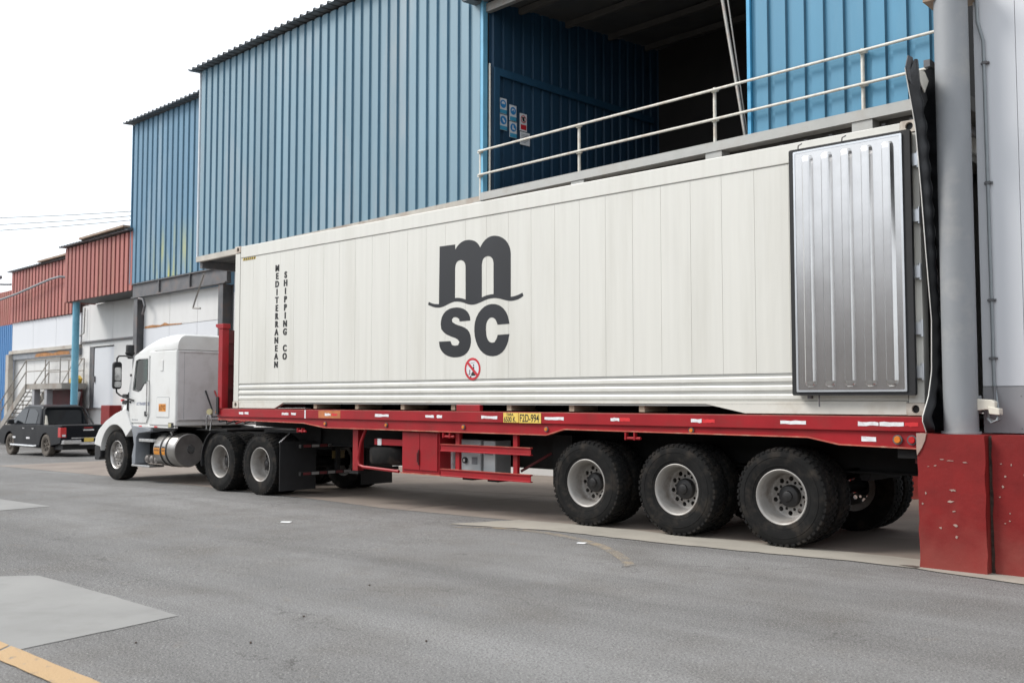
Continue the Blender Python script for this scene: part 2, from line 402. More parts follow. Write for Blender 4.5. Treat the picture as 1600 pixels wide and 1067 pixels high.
# ================================================================== SETTING
def sheet(name, polyXY, lift, mat, **props):
    """flat sheet following the fall of the ground, cut at the grade breaks"""
    jit = props.pop('jitter', 0)
    if jit:
        rj = random.Random(len(polyXY)); q = []
        for i, a in enumerate(polyXY):
            b = polyXY[(i + 1) % len(polyXY)]; n = max(1, int(math.hypot(b[0] - a[0], b[1] - a[1]) / .12))
            n = min(n, 60)
            for k in range(n):
                j = jit if k else jit * .3
                q.append((a[0] + (b[0] - a[0]) * k / n + rj.uniform(-j, j), a[1] + (b[1] - a[1]) * k / n + rj.uniform(-j, j)))
        polyXY = q
    me = bpy.data.meshes.new(name); bm = bmesh.new()
    bm.faces.new([bm.verts.new((x, y, 0)) for x, y in polyXY])
    for gx, _ in GZ[1:-1]:
        bmesh.ops.bisect_plane(bm, geom=bm.verts[:] + bm.edges[:] + bm.faces[:], plane_co=(gx, 0, 0), plane_no=(1, 0, 0))
    for v in bm.verts: v.co.z = gz(v.co.x) + lift
    bmesh.ops.recalc_face_normals(bm, faces=bm.faces)
    bm.to_mesh(me); bm.free()
    for p in me.polygons:
        if p.normal.z < 0: p.flip()
    me.materials.append(mat); ob = bpy.data.objects.new(name, me); COL.objects.link(ob)
    for k, v in props.items(): ob[k] = v
    return ob
sheet('road', [(-400, -400), (400, -400), (400, 400), (-400, 400)], 0, asphalt_mat, kind='structure')
APRON = [(-14, 1.15), (-4.83, .61), (2.0, .2), (4.3, -.08), (6.52, -.05), (12.0, -.03), (12.3, -.1), (12.3, 9), (-14, 9)]
sheet('concrete_apron', APRON, .004, apron_mat, jitter=.012, kind='structure')
sheet('concrete_strip', [(6.5, -.9), (7.94, -.58), (9.24, -.55), (10.73, -.44), (11.53, -.31), (12.2, -.33), (13.2, -.52), (20, -.75), (20, .3), (12.4, .25), (11, .2), (9.5, .16), (8, .1), (6.9, .02)], .008, strip_mat, jitter=.022, kind='structure')
sheet('concrete_patch', [(6.45, -5.96), (9.0, -6.0), (9.17, -7.16), (9.25, -7.9), (5.5, -7.8), (5.5, -6.95)], .004, patch_mat, jitter=.006, kind='structure')
sheet('concrete_patch', [(-2.6, -3.17), (-.07, -3.13), (-.06, -3.89), (-2.6, -3.95)], .004, patch_mat, kind='structure')
# painted yellow line, broken by a crack
sheet('yellow_line', [(4, -7.19), (9.02, -7.185), (9.1, -7.27), (9.06, -7.365), (4, -7.37)], .008, line_mat, jitter=.004, kind='structure')
sheet('yellow_line', [(9.05, -7.183), (16, -7.12), (16, -7.31), (9.09, -7.366), (9.125, -7.27)], .008, line_mat, jitter=.004, kind='structure')
arc = []
for (x, y) in ((6.76, -.97), (7.2, -.72), (7.7, -.66), (8.2, -.72), (8.71, -.86), (9.15, -1.08), (9.55, -1.36), (9.9, -1.66), (10.15, -1.92)): arc.append((x, y))
sheet('faded_yellow_arc', arc + [(x - .03, y - .13) for x, y in arc[::-1]], .0030, arc_mat, kind='structure')
# open joints in the apron concrete
for i, (a, b, w) in enumerate((((1.0, 2.5), (6.5, 3.1), .025), ((4.6, .1), (5.4, 8), .02), ((-3, .9), (-2.5, 8), .02), ((9.3, .3), (9.9, 8), .02))):
    d = Vector((b[0] - a[0], b[1] - a[1])).normalized(); nn = Vector((-d.y, d.x)) * w / 2
    sheet('concrete_joint', [(a[0] + nn.x, a[1] + nn.y), (b[0] + nn.x, b[1] + nn.y), (b[0] - nn.x, b[1] - nn.y), (a[0] - nn.x, a[1] - nn.y)], .008, dirt_mat, kind='structure')

# ------------------------------------------------------------------ corrugated cladding
def corrugated(name, mat, parent, s0, s1, z0, z1a, z1b, t, period=.31, depth=.045, sheet_w=3, axis='s', out=-1, sa=None, sb=None, web=None):
    """trapezoid-ribbed sheets, each sheet an object; top edge runs z1a at sa to z1b at sb"""
    sa = s0 if sa is None else sa; sb = s1 if sb is None else sb
    prof = [(0, 0), (.24, 0), (.30, 1), (.93, 1), (.99, 0)]
    x = s0; objs = []
    while x < s1 - .02:
        xe = min(x + period * sheet_w, s1); pts = []
        k = 0
        while True:
            done = False
            for u, d in prof:
                xx = x + (k + u) * period
                if xx >= xe - 1e-4: done = True; break
                pts.append((xx, d * depth))
            if done: break
            k += 1
        pts.append((xe, 0))
        th = .006
        pts_f = [(a, t + out * d) for a, d in pts]; pts_b = [(a, t + out * d - out * th) for a, d in pts]
        mb = MB(); rings = []
        zt = lambda a: z1a + (z1b - z1a) * (a - sa) / (sb - sa)
        loop = pts_f + pts_b[::-1]
        if axis == 's':
            lo = [(a, b, z0) for a, b in loop]; hi = [(a, b, zt(a)) for a, b in loop]
        else:
            lo = [(b, a, z0) for a, b in loop]; hi = [(b, a, zt(a)) for a, b in loop]
        mb.loft([lo, hi]); ob = mb.build(name, mat, parent); objs.append(ob); x = xe
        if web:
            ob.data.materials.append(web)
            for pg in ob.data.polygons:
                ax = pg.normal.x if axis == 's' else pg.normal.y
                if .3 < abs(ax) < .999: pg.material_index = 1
    return objs
def roof_sheets(parent, s0, s1, z0, z1, t0, t1, rise, period=.31, mat=None):
    """roof sheets whose ribs run front to back, showing a wavy front edge"""
    x = s0; w = period * 3
    while x < s1 - .05:
        xe = min(x + w, s1); pts = []
        k = 0
        while x + k * period < xe - .01:
            for u, d in ((0, .07), (.16, .07), (.24, 0), (.92, 0)):
                if x + (k + u) * period < xe: pts.append((x + (k + u) * period, d))
            k += 1
        pts.append((xe, .07))
        lo = [(a, d) for a, d in pts]; loop = [(a, d + .008) for a, d in lo] + [(a, d) for a, d in lo[::-1]]
        zz = lambda a: z0 + (z1 - z0) * (a - s0) / (s1 - s0)
        MB().loft([[(a, t0, zz(a) + d) for a, d in loop], [(a, t1, zz(a) + d + rise) for a, d in loop]]).build('roof_sheet', mat or roof_mat, parent)
        x = xe

blue_web = M('rib_shade_blue', (.055, .14, .205), .5, 0, .12, 2)  # darker blue for the rib sides, their shading put into the colour
red_web = M('rib_shade_red', (.20, .05, .042), .6, 0, .2, 2, dirt=(.12, .06, .035), dscale=2, damt=.6)  # darker red on the rib sides, standing in for their shading
# ------------------------------------------------------------------ tall blue warehouse with the loading balcony
WB = thing('blue_warehouse', 'tall faded blue corrugated warehouse with an open loading bay above the container', 'warehouse', (-5, 2, gz(-5)), 'B')
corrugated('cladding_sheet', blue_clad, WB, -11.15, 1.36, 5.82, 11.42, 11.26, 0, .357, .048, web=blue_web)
roof_sheets(WB, -11.45, 11.2, 11.44, 11.26, -.32, 8.5, .5)
box('edge_flashing', sign_white, WB, -11.19, -11.14, -.055, .03, 5.66, 11.4)
box('bottom_flashing', flash_mat, WB, -11.2, 1.36, -.06, .05, 5.66, 5.815)
box('corner_trim', M('blue_trim', (.13, .36, .52), .5, 0, .08, 3), WB, 1.365, 1.45, -.075, .05, 5.82, 11.2)
# soffit under the overhang: ribbed sheets and cross beams
x = -11.1
while x < 1.2:
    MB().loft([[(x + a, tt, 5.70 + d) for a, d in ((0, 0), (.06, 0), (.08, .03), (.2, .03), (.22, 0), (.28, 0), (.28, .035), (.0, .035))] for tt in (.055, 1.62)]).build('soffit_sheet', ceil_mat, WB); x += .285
box('end_beam', steel_dark, WB, -11.18, -11.02, .06, 1.6, 5.48, 5.69)
for s in (-7.5, -3.5, .5): box('cross_beam', steel_dark, WB, s, s + .14, .06, 1.6, 5.5, 5.69)
# overhanging floor, its back wall and the ground floor wall under it
steel_floor = M('dark_floor', (.06, .055, .05), .8, 0, .2, 2)  # bay floor and purlins coloured dark to deepen the shade inside
box('floor_slab', steel_floor, WB, 1.47, 11.2, .14, 7.4, 5.63, 5.835)
box('balcony_edge', slab_mat, WB, 1.4, 11.2, -.12, .135, 5.70, 5.86)
for s in (1.3, 4.1, 7.15, 9.76): box('edge_bracket', slab_mat, WB, s - .16, s + .16, -.10, .3, 5.55, 5.695)
for i, s in enumerate([1.6 + .42 * k for k in range(23)]): box('floor_joist', steel_dark, WB, s, s + .06, .02, 1.6, 5.5, 5.625)
for s0, s1 in ((-12.0, -8), (-7.97, -4), (-3.97, 0), (.03, 4), (4.03, 8), (8.03, 11.2)):
    box('wall_panel', white_wall, WB, s0, s1, 1.66, 1.8, 1.25, 5.6)
box('plinth', plinth_mat, WB, 6.0, 11.2, 1.62, 1.9, -.4, 1.22)
box('lower_wall', white_wall, WB, -12.0, 5.98, 1.64, 1.9, -.4, 1.22)
# loading bay: left wall, ceiling, back wall
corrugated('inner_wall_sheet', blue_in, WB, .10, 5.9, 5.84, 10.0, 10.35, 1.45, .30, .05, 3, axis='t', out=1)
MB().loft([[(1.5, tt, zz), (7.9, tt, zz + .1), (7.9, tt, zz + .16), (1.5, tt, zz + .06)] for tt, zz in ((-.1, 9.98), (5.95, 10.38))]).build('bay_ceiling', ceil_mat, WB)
for tt, zz in ((.9, 9.96), (2.4, 10.06), (3.9, 10.16), (5.3, 10.25)): box('ceiling_purlin', steel_floor, WB, 1.52, 7.85, tt, tt + .09, zz - .06, zz + .07)
roof_sheets(WB, 1.1, 7.9, 9.90, 10.0, -.42, -.02, .02)
box('lintel_beam', pipe_mat, WB, 1.46, 7.8, .0, .12, 9.72, 9.9)
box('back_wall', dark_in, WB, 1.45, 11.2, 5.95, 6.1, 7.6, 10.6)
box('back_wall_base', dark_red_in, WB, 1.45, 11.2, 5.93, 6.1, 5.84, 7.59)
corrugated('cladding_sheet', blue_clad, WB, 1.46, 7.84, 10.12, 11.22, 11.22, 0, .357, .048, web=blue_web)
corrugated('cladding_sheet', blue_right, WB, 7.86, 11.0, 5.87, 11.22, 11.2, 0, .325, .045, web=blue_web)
box('jamb_trim', M('jamb_blue', (.06, .30, .50), .5), WB, 7.79, 7.85, -.06, .2, 5.87, 10.0)
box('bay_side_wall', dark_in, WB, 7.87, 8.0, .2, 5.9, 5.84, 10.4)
# sliding door leaf against the inner wall
MB().box(1.53, 1.57, .16, 5.6, 8.40, 8.56).box(1.53, 1.57, .16, .30, 5.86, 8.40).build('door_frame', M('door_blue', (.018, .065, .12), .5), WB)  # frame blue darkened to sit in the bay's painted shade
cyl('downpipe', rail_mat, WB, (1.5, .07, 5.86), (1.5, .07, 8.62), .022, n=10)
box('roof_deck', ceil_mat, WB, -11.1, 11.1, .1, 8.4, 11.1, 11.2)
box('end_wall', dark_in, WB, 11.02, 11.15, .05, 8.4, 5.84, 11.1)
box('rear_wall', dark_in, WB, -11.1, 11.1, 8.3, 8.45, 5.84, 11.1)

# railing
RL = thing('balcony_railing', 'cream painted pipe railing along the loading bay balcony', 'railing', (6, -.05, 5.86), 'B')
for s in (1.36, 4.12, 7.16, 9.77): 
    p = cyl('post', rail_mat, RL, (s, -.06, 5.72), (s, -.06, 6.79), .029, n=12)
    for z in (6.70, 6.20): box('bracket', rail_mat, p, s - .02, s + .10, -.13, -.085, z, z + .055)
for z in (6.735, 6.235):
    tube('rail', rail_mat, RL, [(1.38, -.14, z), (4, -.14, z + .004), (7, -.14, z - .003), (10.95, -.14, z)], .023, 10)

# hanging pipes in the bay
for k, (a, b, lab) in enumerate((((6.98, .45, 8.62), (7.42, .45, 6.02), 'rusty leaning pipe at the right of the open bay, with an elbow at its top'),
                                 ((7.06, .50, 8.60), (7.44, .48, 6.04), 'thinner pipe just behind the rusty elbowed pipe in the open bay'))):
    pts = [(a[0] + .3, a[1] + .5, a[2] + .02), (a[0] + .05, a[1], a[2]), a, b, (b[0] - .02, b[1], b[2] - .08), (b[0] - .2, b[1], b[2] - .1)]
    o = tube('hanging_pipe', pipe_mat, None, pts, .032 - .016 * k, 10, org=(7.4, .5, 5.86), frame='B')
    o['label'] = lab; o['category'] = 'pipe'; o['group'] = 'pipes in the loading bay'

# safety signs on the inner wall (plane facing +s)
def sign_plate(lab, t0, t1, z0, z1, glyph):
    sx = 1.515
    o = MB().box(sx, sx + .012, t0, t1, z0, z1).build('safety_sign', sign_white, None, org=(sx, (t0 + t1) / 2, z0), frame='B')
    o['label'] = lab; o['category'] = 'sign'; o['group'] = 'safety signs in the loading bay'
    x1 = sx + .013; w = t1 - t0; cx = (t0 + t1) / 2
    if glyph == 'red':
        c = (cx, z0 + .68 * (z1 - z0)); r = w * .4
        flat('prohibition_ring', sign_red, o, [ring(*c, r, n=24), ring(*c, r * .78, n=24)], x1, .003, 'X', 1)
        flat('figure', ink_mat, o, [[(cx - .02, c[1] - r * .6), (cx + .05, c[1] - r * .6), (cx + .02, c[1] + .01), (cx + .05, c[1] + .05), (cx, c[1] + r * .6), (cx - .05, c[1] + .04)]], x1, .002, 'X', 1)
        flat('caption_band', sign_red, o, [[(t0 + .02, z0 + .03), (t1 - .02, z0 + .03), (t1 - .02, z0 + .36 * (z1 - z0)), (t0 + .02, z0 + .36 * (z1 - z0))]], x1, .003, 'X', 1)
    elif glyph == 'text':
        for k in range(6):
            zz = z1 - .05 - k * (z1 - z0 - .08) / 6
            flat('text_line', plastic_grey, o, [[(t0 + .03, zz - .012), (t1 - .03 - .05 * (k % 3), zz - .012), (t1 - .03 - .05 * (k % 3), zz), (t0 + .03, zz)]], x1, .002, 'X', 1)
    else:
        c = (cx, z0 + .64 * (z1 - z0)); r = min(w * .42, .32 * (z1 - z0))
        flat('blue_disc', sign_blue, o, [ring(*c, r, n=24)], x1, .003, 'X', 1)
        flat('caption_band', sign_teal, o, [[(t0 + .004, z0 + .004), (t1 - .004, z0 + .004), (t1 - .004, z0 + .27 * (z1 - z0)), (t0 + .004, z0 + .27 * (z1 - z0))]], x1, .003, 'X', 1)
        G = {'helmet': [(-.6, 0), (-.5, .35), (-.2, .6), (.2, .6), (.5, .35), (.6, 0)], 'glove': [(-.4, .35), (-.1, .45), (.5, -.2), (.35, -.55), (0, -.35)],
             'ear': [(-.55, -.1), (-.35, .5), (.35, .5), (.55, -.1), (.35, -.1), (.25, .25), (-.25, .25), (-.35, -.1)], 'boot': [(-.35, .55), (0, .55), (.05, -.05), (.55, -.25), (.55, -.5), (-.35, -.5)]}[glyph]
        flat('pictogram', sign_white, o, [[(c[0] + a * r, c[1] + b * r) for a, b in G]], x1 + .003, .002, 'X', 1)
sign_plate('blue safety sign with a white half dome, upper left of the group', .33, .54, 7.62, 7.95, 'helmet')
sign_plate('blue safety sign with a slanted white shape, under the half dome sign', .33, .55, 7.27, 7.60, 'glove')
sign_plate('blue safety sign with a white arch, above the boot sign', .63, .83, 7.52, 7.86, 'ear')
sign_plate('blue safety sign with a white boot, below the arch sign', .63, .84, 7.16, 7.50, 'boot')
sign_plate('red and white prohibition sign with a black figure in the loading bay', .94, 1.15, 7.36, 7.74, 'red')
sign_plate('white notice sheet under the red prohibition sign', .95, 1.24, 7.06, 7.34, 'text')

# ------------------------------------------------------------------ lower blue building
BB = thing('blue_building', 'lower blue corrugated building with yellow streaks behind the truck cab', 'building', (-15.5, 3.5, gz(-15)), 'B')
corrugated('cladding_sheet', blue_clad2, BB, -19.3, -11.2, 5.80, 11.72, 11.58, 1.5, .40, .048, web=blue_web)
roof_sheets(BB, -19.6, -11.2, 11.74, 11.6, 1.15, 8.5, .5)
box('edge_trim', blue_clad2, BB, -19.34, -19.29, 1.43, 8.4, 5.8, 11.7)
# yellow lichen streaks low on the sheets (a stain with its own shape)
def lichen(mat, x0, x1, ztop):
    n, l = mat.node_tree.nodes, mat.node_tree.links
    b = n['Principled BSDF']; old = b.inputs['Base Color'].links[0].from_socket
    tc = n.new('ShaderNodeTexCoord'); sep = n.new('ShaderNodeSeparateXYZ'); l.new(tc.outputs['Object'], sep.inputs[0])
    mp = n.new('ShaderNodeMapping'); mp.inputs['Scale'].default_value = (1, 1, .12); l.new(tc.outputs['Object'], mp.inputs[0])
    no = n.new('ShaderNodeTexNoise'); no.inputs['Scale'].default_value = 3.2; no.inputs['Detail'].default_value = 6; l.new(mp.outputs[0], no.inputs['Vector'])
    def mr(x, p, q):
        r = n.new('ShaderNodeMapRange'); r.inputs[1].default_value = p; r.inputs[2].default_value = q; l.new(x, r.inputs[0]); return r.outputs[0]
    def mul(p, q):
        m = n.new('ShaderNodeMath'); m.operation = 'MULTIPLY'; l.new(p, m.inputs[0]); l.new(q, m.inputs[1]); return m.outputs[0]
    f = mul(mul(mr(sep.outputs[0], x0 - .5, x0 + .6), mr(sep.outputs[0], x1 + .5, x1 - .6)), mul(mr(sep.outputs[2], ztop + 1.2, ztop - .6), mr(no.outputs[0], .46, .62)))
    mx = n.new('ShaderNodeMix'); mx.data_type = 'RGBA'; mx.inputs[7].default_value = (.42, .42, .07, 1)
    l.new(f, mx.inputs[0]); l.new(old, mx.inputs[6]); l.new(mx.outputs[2], b.inputs['Base Color'])
lichen(blue_clad2, -1.9, .9, 6.9)
box('steel_beam', steel_dark, BB, -19.1, -12.15, 1.47, 1.62, 5.30, 5.74)
MB().box(-19.1, -12.15, 1.40, 1.63, 5.74, 5.775).box(-19.1, -12.15, 1.40, 1.63, 5.25, 5.295).build('beam_flange', steel_dark, BB)
for s in (-16.9, -14.6): box('beam_stiffener', steel_dark, BB, s, s + .05, 1.41, 1.468, 5.30, 5.735)
for s in (-18.85, -12.55):
    p = box('steel_column', steel_dark, BB, s, s + .10, 1.48, 1.80, -.5, 5.24)
    MB().box(s - .10, s + .20, 1.45, 1.478, -.5, 5.24).box(s - .10, s + .20, 1.802, 1.83, -.5, 5.24).build('column_flange', steel_dark, p)
for k, s0 in enumerate((-18.6, -16.55, -14.5)):
    box('wall_panel', white_wall, BB, s0, s0 + 2.03, 1.70, 1.78, 4.16, 5.24)
    box('wall_panel', white_wall2, BB, s0, s0 + 2.03, 1.69, 1.78, -.2, 4.14)
MB().prism([(-18.5, 4.14), (-17.6, 4.13), (-16.9, 4.15), (-15.6, 4.14), (-15.6, 4.17), (-16.6, 4.2), (-16.9, 4.26), (-17.2, 4.19), (-17.9, 4.23), (-18.5, 4.2)], 'Y', 1.675, 1.688).build('rust_stain', M('rust_patch', (.34, .16, .06), .9, 0, .4, 8), BB)
box('end_wall', white_wall, BB, -19.28, -19.2, 1.9, 8.4, -.4, 5.8)
tube('stay_bar', pipe_mat, BB, [(-12.75, 1.0, 5.55), (-13.3, 1.0, 4.75), (-13.45, 1.0, 4.5), (-12.95, 1.0, 4.46)], .028, 8)
tube('bent_pipe', steel_dark, BB, [(-18.45, 1.42, 5.2), (-18.1, 1.42, 5.15), (-17.95, 1.42, 4.9), (-18.1, 1.42, 4.6)], .045, 8)

# ------------------------------------------------------------------ red clad buildings
RA = thing('red_canopy_building', 'white walled building with a rust red corrugated canopy on a blue pillar', 'building', (-22.5, 3.5, gz(-22)), 'B')
corrugated('cladding_sheet', red_clad, RA, -25.75, -19.12, 5.56, 7.78, 7.74, 1.5, .39, .06, web=red_web)
roof_sheets(RA, -25.95, -19.12, 7.82, 7.77, 1.25, 8.4, .35)
box('roof_ridge_cap', rust_trim, RA, -23.6, -19.4, 1.18, 1.5, 7.90, 7.98)
box('canopy_side', red_clad, RA, -25.76, -25.70, 1.52, 2.75, 5.56, 7.74)
box('canopy_soffit', ceil_mat, RA, -25.69, -19.12, 1.53, 2.75, 5.60, 5.66)
cyl('pillar', blue_paint, RA, (-25.15, 1.75, -.45), (-25.15, 1.75, 5.55), .14, n=20)
for s0, s1 in ((-27.2, -26.4), (-26.38, -24.0), (-23.98, -21.6), (-21.58, -19.2)):
    box('wall_panel', white_wall, RA, s0, s1, 2.8, 2.95, 4.06, 5.58)
box('ledge_pipe', steel_dark, RA, -27.2, -19.2, 2.72, 2.79, 3.98, 4.05)
for s0, s1, z0, z1 in ((-27.2, -26.35, 1.2, 3.97), (-23.85, -21.6, 1.2, 3.97), (-21.58, -19.2, 1.2, 3.97), (-26.33, -23.87, 3.8, 3.97)):
    box('wall_panel', white_wall, RA, s0, s1, 2.81, 2.95, z0, z1)
d = box('door', white_wall2, RA, -25.95, -23.9, 2.86, 2.92, 1.22, 3.74)
box('door_handle', steel_dark, d, -25.9, -25.8, 2.80, 2.86, 2.3, 2.55)
MB().box(-26.32, -25.97, 2.83, 2.94, 1.2, 3.79).build('door_jamb', steel_dark, RA)
box('plinth', plinth_mat, RA, -30.2, -24.6, 2.2, 2.78, -.7, -.28)
box('lower_wall', white_wall, RA, -24.58, -19.2, 2.83, 2.95, -.6, 1.19)
box('kerb_line', white_wall, RA, -30.2, -24.6, 2.12, 2.195, -.7, -.52)
o = MB().box(-23.55, -22.7, 2.2, 2.7, -.6, 1.34).build('red_block', plinth_mat, None, org=(-23.1, 2.45, -.6), frame='B', bevel=.03)
o['label'] = 'small red block between the pickup bed and the truck bonnet'; o['category'] = 'block'
tube('wall_conduit', pipe_mat, RA, [(-26.75, 2.72, 5.5), (-26.75, 2.7, 4.4), (-26.95, 2.6, 4.3), (-27.3, 2.6, 4.35)], .03, 8)
box('rear_mass', white_wall, RA, -27.1, -19.3, 3.0, 8.2, -.5, 7.7)

RB = thing('red_clad_building', 'white building with a band of faded red cladding behind the steel staircase', 'building', (-32, 3.5, gz(-31)), 'B')
corrugated('cladding_sheet', red_clad, RB, -36.0, -27.25, 5.33, 7.82, 7.80, 2.7, .42, .06, web=red_web)
roof_sheets(RB, -36.2, -27.25, 7.84, 7.82, 2.5, 8.4, .35)
box('roof_ridge_cap', rust_trim, RB, -31.8, -27.3, 2.42, 2.7, 7.92, 8.0)
for s0, s1 in ((-35.9, -33.0), (-32.98, -30.1), (-30.08, -27.25)):
    box('wall_panel', white_wall2, RB, s0, s1, 2.75, 2.9, 3.95, 5.32)
    box('wall_panel', white_wall, RB, s0, s1, 2.85, 2.95, -.5, 3.5)
box('lintel_beam', flash_mat, RB, -35.9, -27.25, 2.6, 2.9, 3.78, 3.94)
box('lintel_face', plastic_grey, RB, -35.9, -27.25, 2.68, 2.9, 3.5, 3.775)
prism('rust_stain', M('rust_patch', (.34, .16, .06)), RB, [(-32.5, 3.55), (-28.2, 3.55), (-28.3, 3.7), (-29.4, 3.74), (-30.2, 3.66), (-31.2, 3.74), (-32.3, 3.7)], 'Y', 2.665, 2.678)
box('wall_post', flash_mat, RB, -36.0, -35.6, 2.5, 2.74, -.5, 3.76)
box('rear_mass', white_wall, RB, -35.8, -27.3, 3.0, 8.2, -.5, 7.7)
o = tube('cable_conduit', conduit_mat, None, [(-45, 2.2, 6.3), (-40, 2.2, 6.42), (-36, 2.25, 6.5), (-34, 2.3, 6.62), (-31.5, 2.35, 6.84), (-30, 2.4, 6.98), (-28.9, 2.4, 7.0), (-28.7, 2.6, 6.98)], .05, 8, org=(-32, 2.6, 6.5), frame='B')
o['label'] = 'grey cable conduit drooping across the faded red cladding'; o['category'] = 'conduit'
LA = thing('wall_lamp', 'wall lamp on a bracket at the corner of the faded red cladding', 'lamp', (-36.1, 2.6, 7.1), 'B')
tube('arm', steel_dark, LA, [(-35.9, 2.6, 7.25), (-36.3, 2.5, 7.27), (-37.2, 2.4, 7.35), (-37.5, 2.4, 7.55)], .05, 8)
prism('lamp_head', steel_dark, LA, [(-38.8, 7.55), (-37.2, 7.65), (-37.2, 7.8), (-38.8, 7.75)], 'Y', 2.2, 2.6)

RC = thing('far_building', 'farthest building at the left edge, faded red band over blue sheets', 'building', (-40, 4.5, gz(-38)), 'B')
corrugated('cladding_sheet', red_clad, RC, -50, -36.05, 5.42, 7.2, 7.2, 3.4, .30)
corrugated('lower_sheet', M('deep_blue_cladding', (.03, .16, .37), .5, 0, .1, 1.5, streak=.1, rand=.05), RC, -50, -35.95, -.6, 5.40, 5.40, 3.35, .30)
box('rear_mass', white_wall, RC, -49.9, -36.1, 3.6, 8.2, -.6, 7.1)

# steel staircase and landing
ST = thing('steel_staircase', 'steel staircase with landing and pipe railings behind the pickup', 'staircase', (-30, 2.2, gz(-29)), 'B')
stair_m = M('stair_steel', (.28, .26, .23), .6, .2, .15, 3, dirt=RUST, dscale=2, damt=.6)
box('landing', stair_m, ST, -30.6, -26.4, 1.7, 2.7, 2.02, 2.26)
for s in (-30.0, -28.5): box('leg', grey_base, ST, s, s + .28, 1.75, 2.0, -.6, 2.01)
box('back_panel', red_dark, ST, -30.0, -26.5, 2.5, 2.6, -.6, 2.0)
MB().prism([(-28.0, -.4), (-27.2, -.4), (-26.0, 1.9), (-26.5, 1.9)], 'Y', 2.3, 2.36).build('brace', grey_base, ST)
for tt in (1.65, 2.62):
    MB().prism([(-30.6, 2.26), (-30.6, 1.9), (-35.3, -.72), (-35.3, -.36)], 'Y', tt, tt + .05).build('stringer', stair_m, ST)
for k in range(14):
    s = -30.75 - k * .33; z = 2.06 - k * .19
    box('tread', stair_m, ST, s - .28, s, 1.71, 2.61, z, z + .04)
for tt in (1.66, 2.64):
    for s in (-30.55, -28.2, -26.5): cyl('rail_post', stair_m, ST, (s, tt, 2.26), (s, tt, 3.32), .025, n=8)
    for s, z in ((-32.2, 1.4), (-33.8, .5), (-35.2, -.3)): cyl('rail_post', stair_m, ST, (s, tt, z - .3), (s, tt, z + 1.0), .025, n=8)
    for dz in (1.05, .55):
        tube('rail', stair_m, ST, [(-35.3, tt, -.36 + dz), (-30.55, tt, 2.26 + dz), (-26.5, tt, 2.26 + dz)], .024, 8)
for s in (-28.9, -28.1): tube('brace_bar', stair_m, ST, [(s, 2.64, 2.3), (s + 1.4, 2.64, 3.3)], .02, 6)
o = MB().prism([(-27.2, 2.265), (-26.6, 2.265), (-26.5, 2.45), (-26.8, 2.6), (-27.2, 2.42)], 'Y', 2.3, 2.6).build('yellow_bundle', M('yellow_plastic', (.55, .36, .05), .6, 0, .3, 6), None, org=(-26.9, 2.45, 2.265), frame='B')
o['label'] = 'yellow bundle lying on the landing beside the blue pillar'; o['category'] = 'bundle'

# ------------------------------------------------------------------ dock building at the right
DK = thing('dock_building', 'white dock building with grey base band on a chipped red plinth', 'building', (14, 1, 0))
WY = .22
for x0, x1 in ((12.66, 13.03), (13.035, 14.2), (14.205, 15.4), (15.405, 18)):
    box('wall_panel', white_wall2, DK, x0, x1, WY, WY + .12, 1.70, 8.0)
for x0, x1 in ((12.66, 13.02), (13.026, 13.6), (13.606, 14.5), (14.506, 18)):
    p = box('base_panel', grey_base, DK, x0, x1, WY - .006, WY + .1, 1.262, 1.694)
    MB().box(x1 - .03, x1 - .022, WY - .009, WY - .005, 1.30, 1.308).box(x1 - .03, x1 - .022, WY - .009, WY - .005, 1.6, 1.608).build('rivet', steel_dark, p)
def chipped_block(name, x0, x1, y0, y1, seed):
    rr = random.Random(seed); mb = MB(); nx, nz = 8, 14
    # front face slightly uneven, edges worn
    g = [[(x0 + (x1 - x0) * i / nx + (rr.uniform(-.006, .006) if 0 < i < nx else rr.uniform(-.006, .006)), y0 + rr.uniform(-.0015, .0015), 1.252 * j / nz) for i in range(nx + 1)] for j in range(nz + 1)]
    vs = [p for r in g for p in r]; fs = [(j * (nx + 1) + i, j * (nx + 1) + i + 1, (j + 1) * (nx + 1) + i + 1, (j + 1) * (nx + 1) + i) for j in range(nz) for i in range(nx)]
    mb.add(vs, fs); mb.box(x0, x1, y0 + .012, y1, 0, 1.25)
    return mb.build(name, plinth_mat, DK, smooth=True)
pl = chipped_block('plinth', 12.20, 12.80, -.24, .6, 1)
pl2 = chipped_block('plinth', 12.835, 19, -.15, .6, 2)
box('plinth_joint', dirt_mat, DK, 12.79, 12.845, -.12, .5, 0, 1.24)
prism('bare_corner', chip_mat, pl, [(12.197, 1.256), (12.29, 1.257), (12.275, 1.19), (12.245, 1.12), (12.20, 1.05), (12.196, 1.1)], 'Y', -.251, -.2)
rr = random.Random(11)
for k, (cx, cz, w, h) in enumerate(((12.51, .74, .055, .02), (12.49, .64, .065, .025), (12.52, .55, .02, .015), (12.53, .42, .03, .04), (12.40, .39, .025, .02), (12.54, .32, .03, .025), (12.27, .7, .012, .02),
                                    (12.50, 1.01, .06, .008), (12.42, 1.02, .05, .006), (12.63, 1.0, .04, .008), (12.24, .6, .015, .015), (12.36, .96, .03, .008), (12.3, .95, .02, .006))):
    w, h = w * .6, h * .6; pts = [(cx + w * math.cos(a) * rr.uniform(.3, 1.3), cz + h * math.sin(a) * rr.uniform(.3, 1.3)) for a in [2 * math.pi * i / 9 for i in range(9)]]
    prism('paint_chip', chip_mat, pl, pts, 'Y', -.2445, -.22)
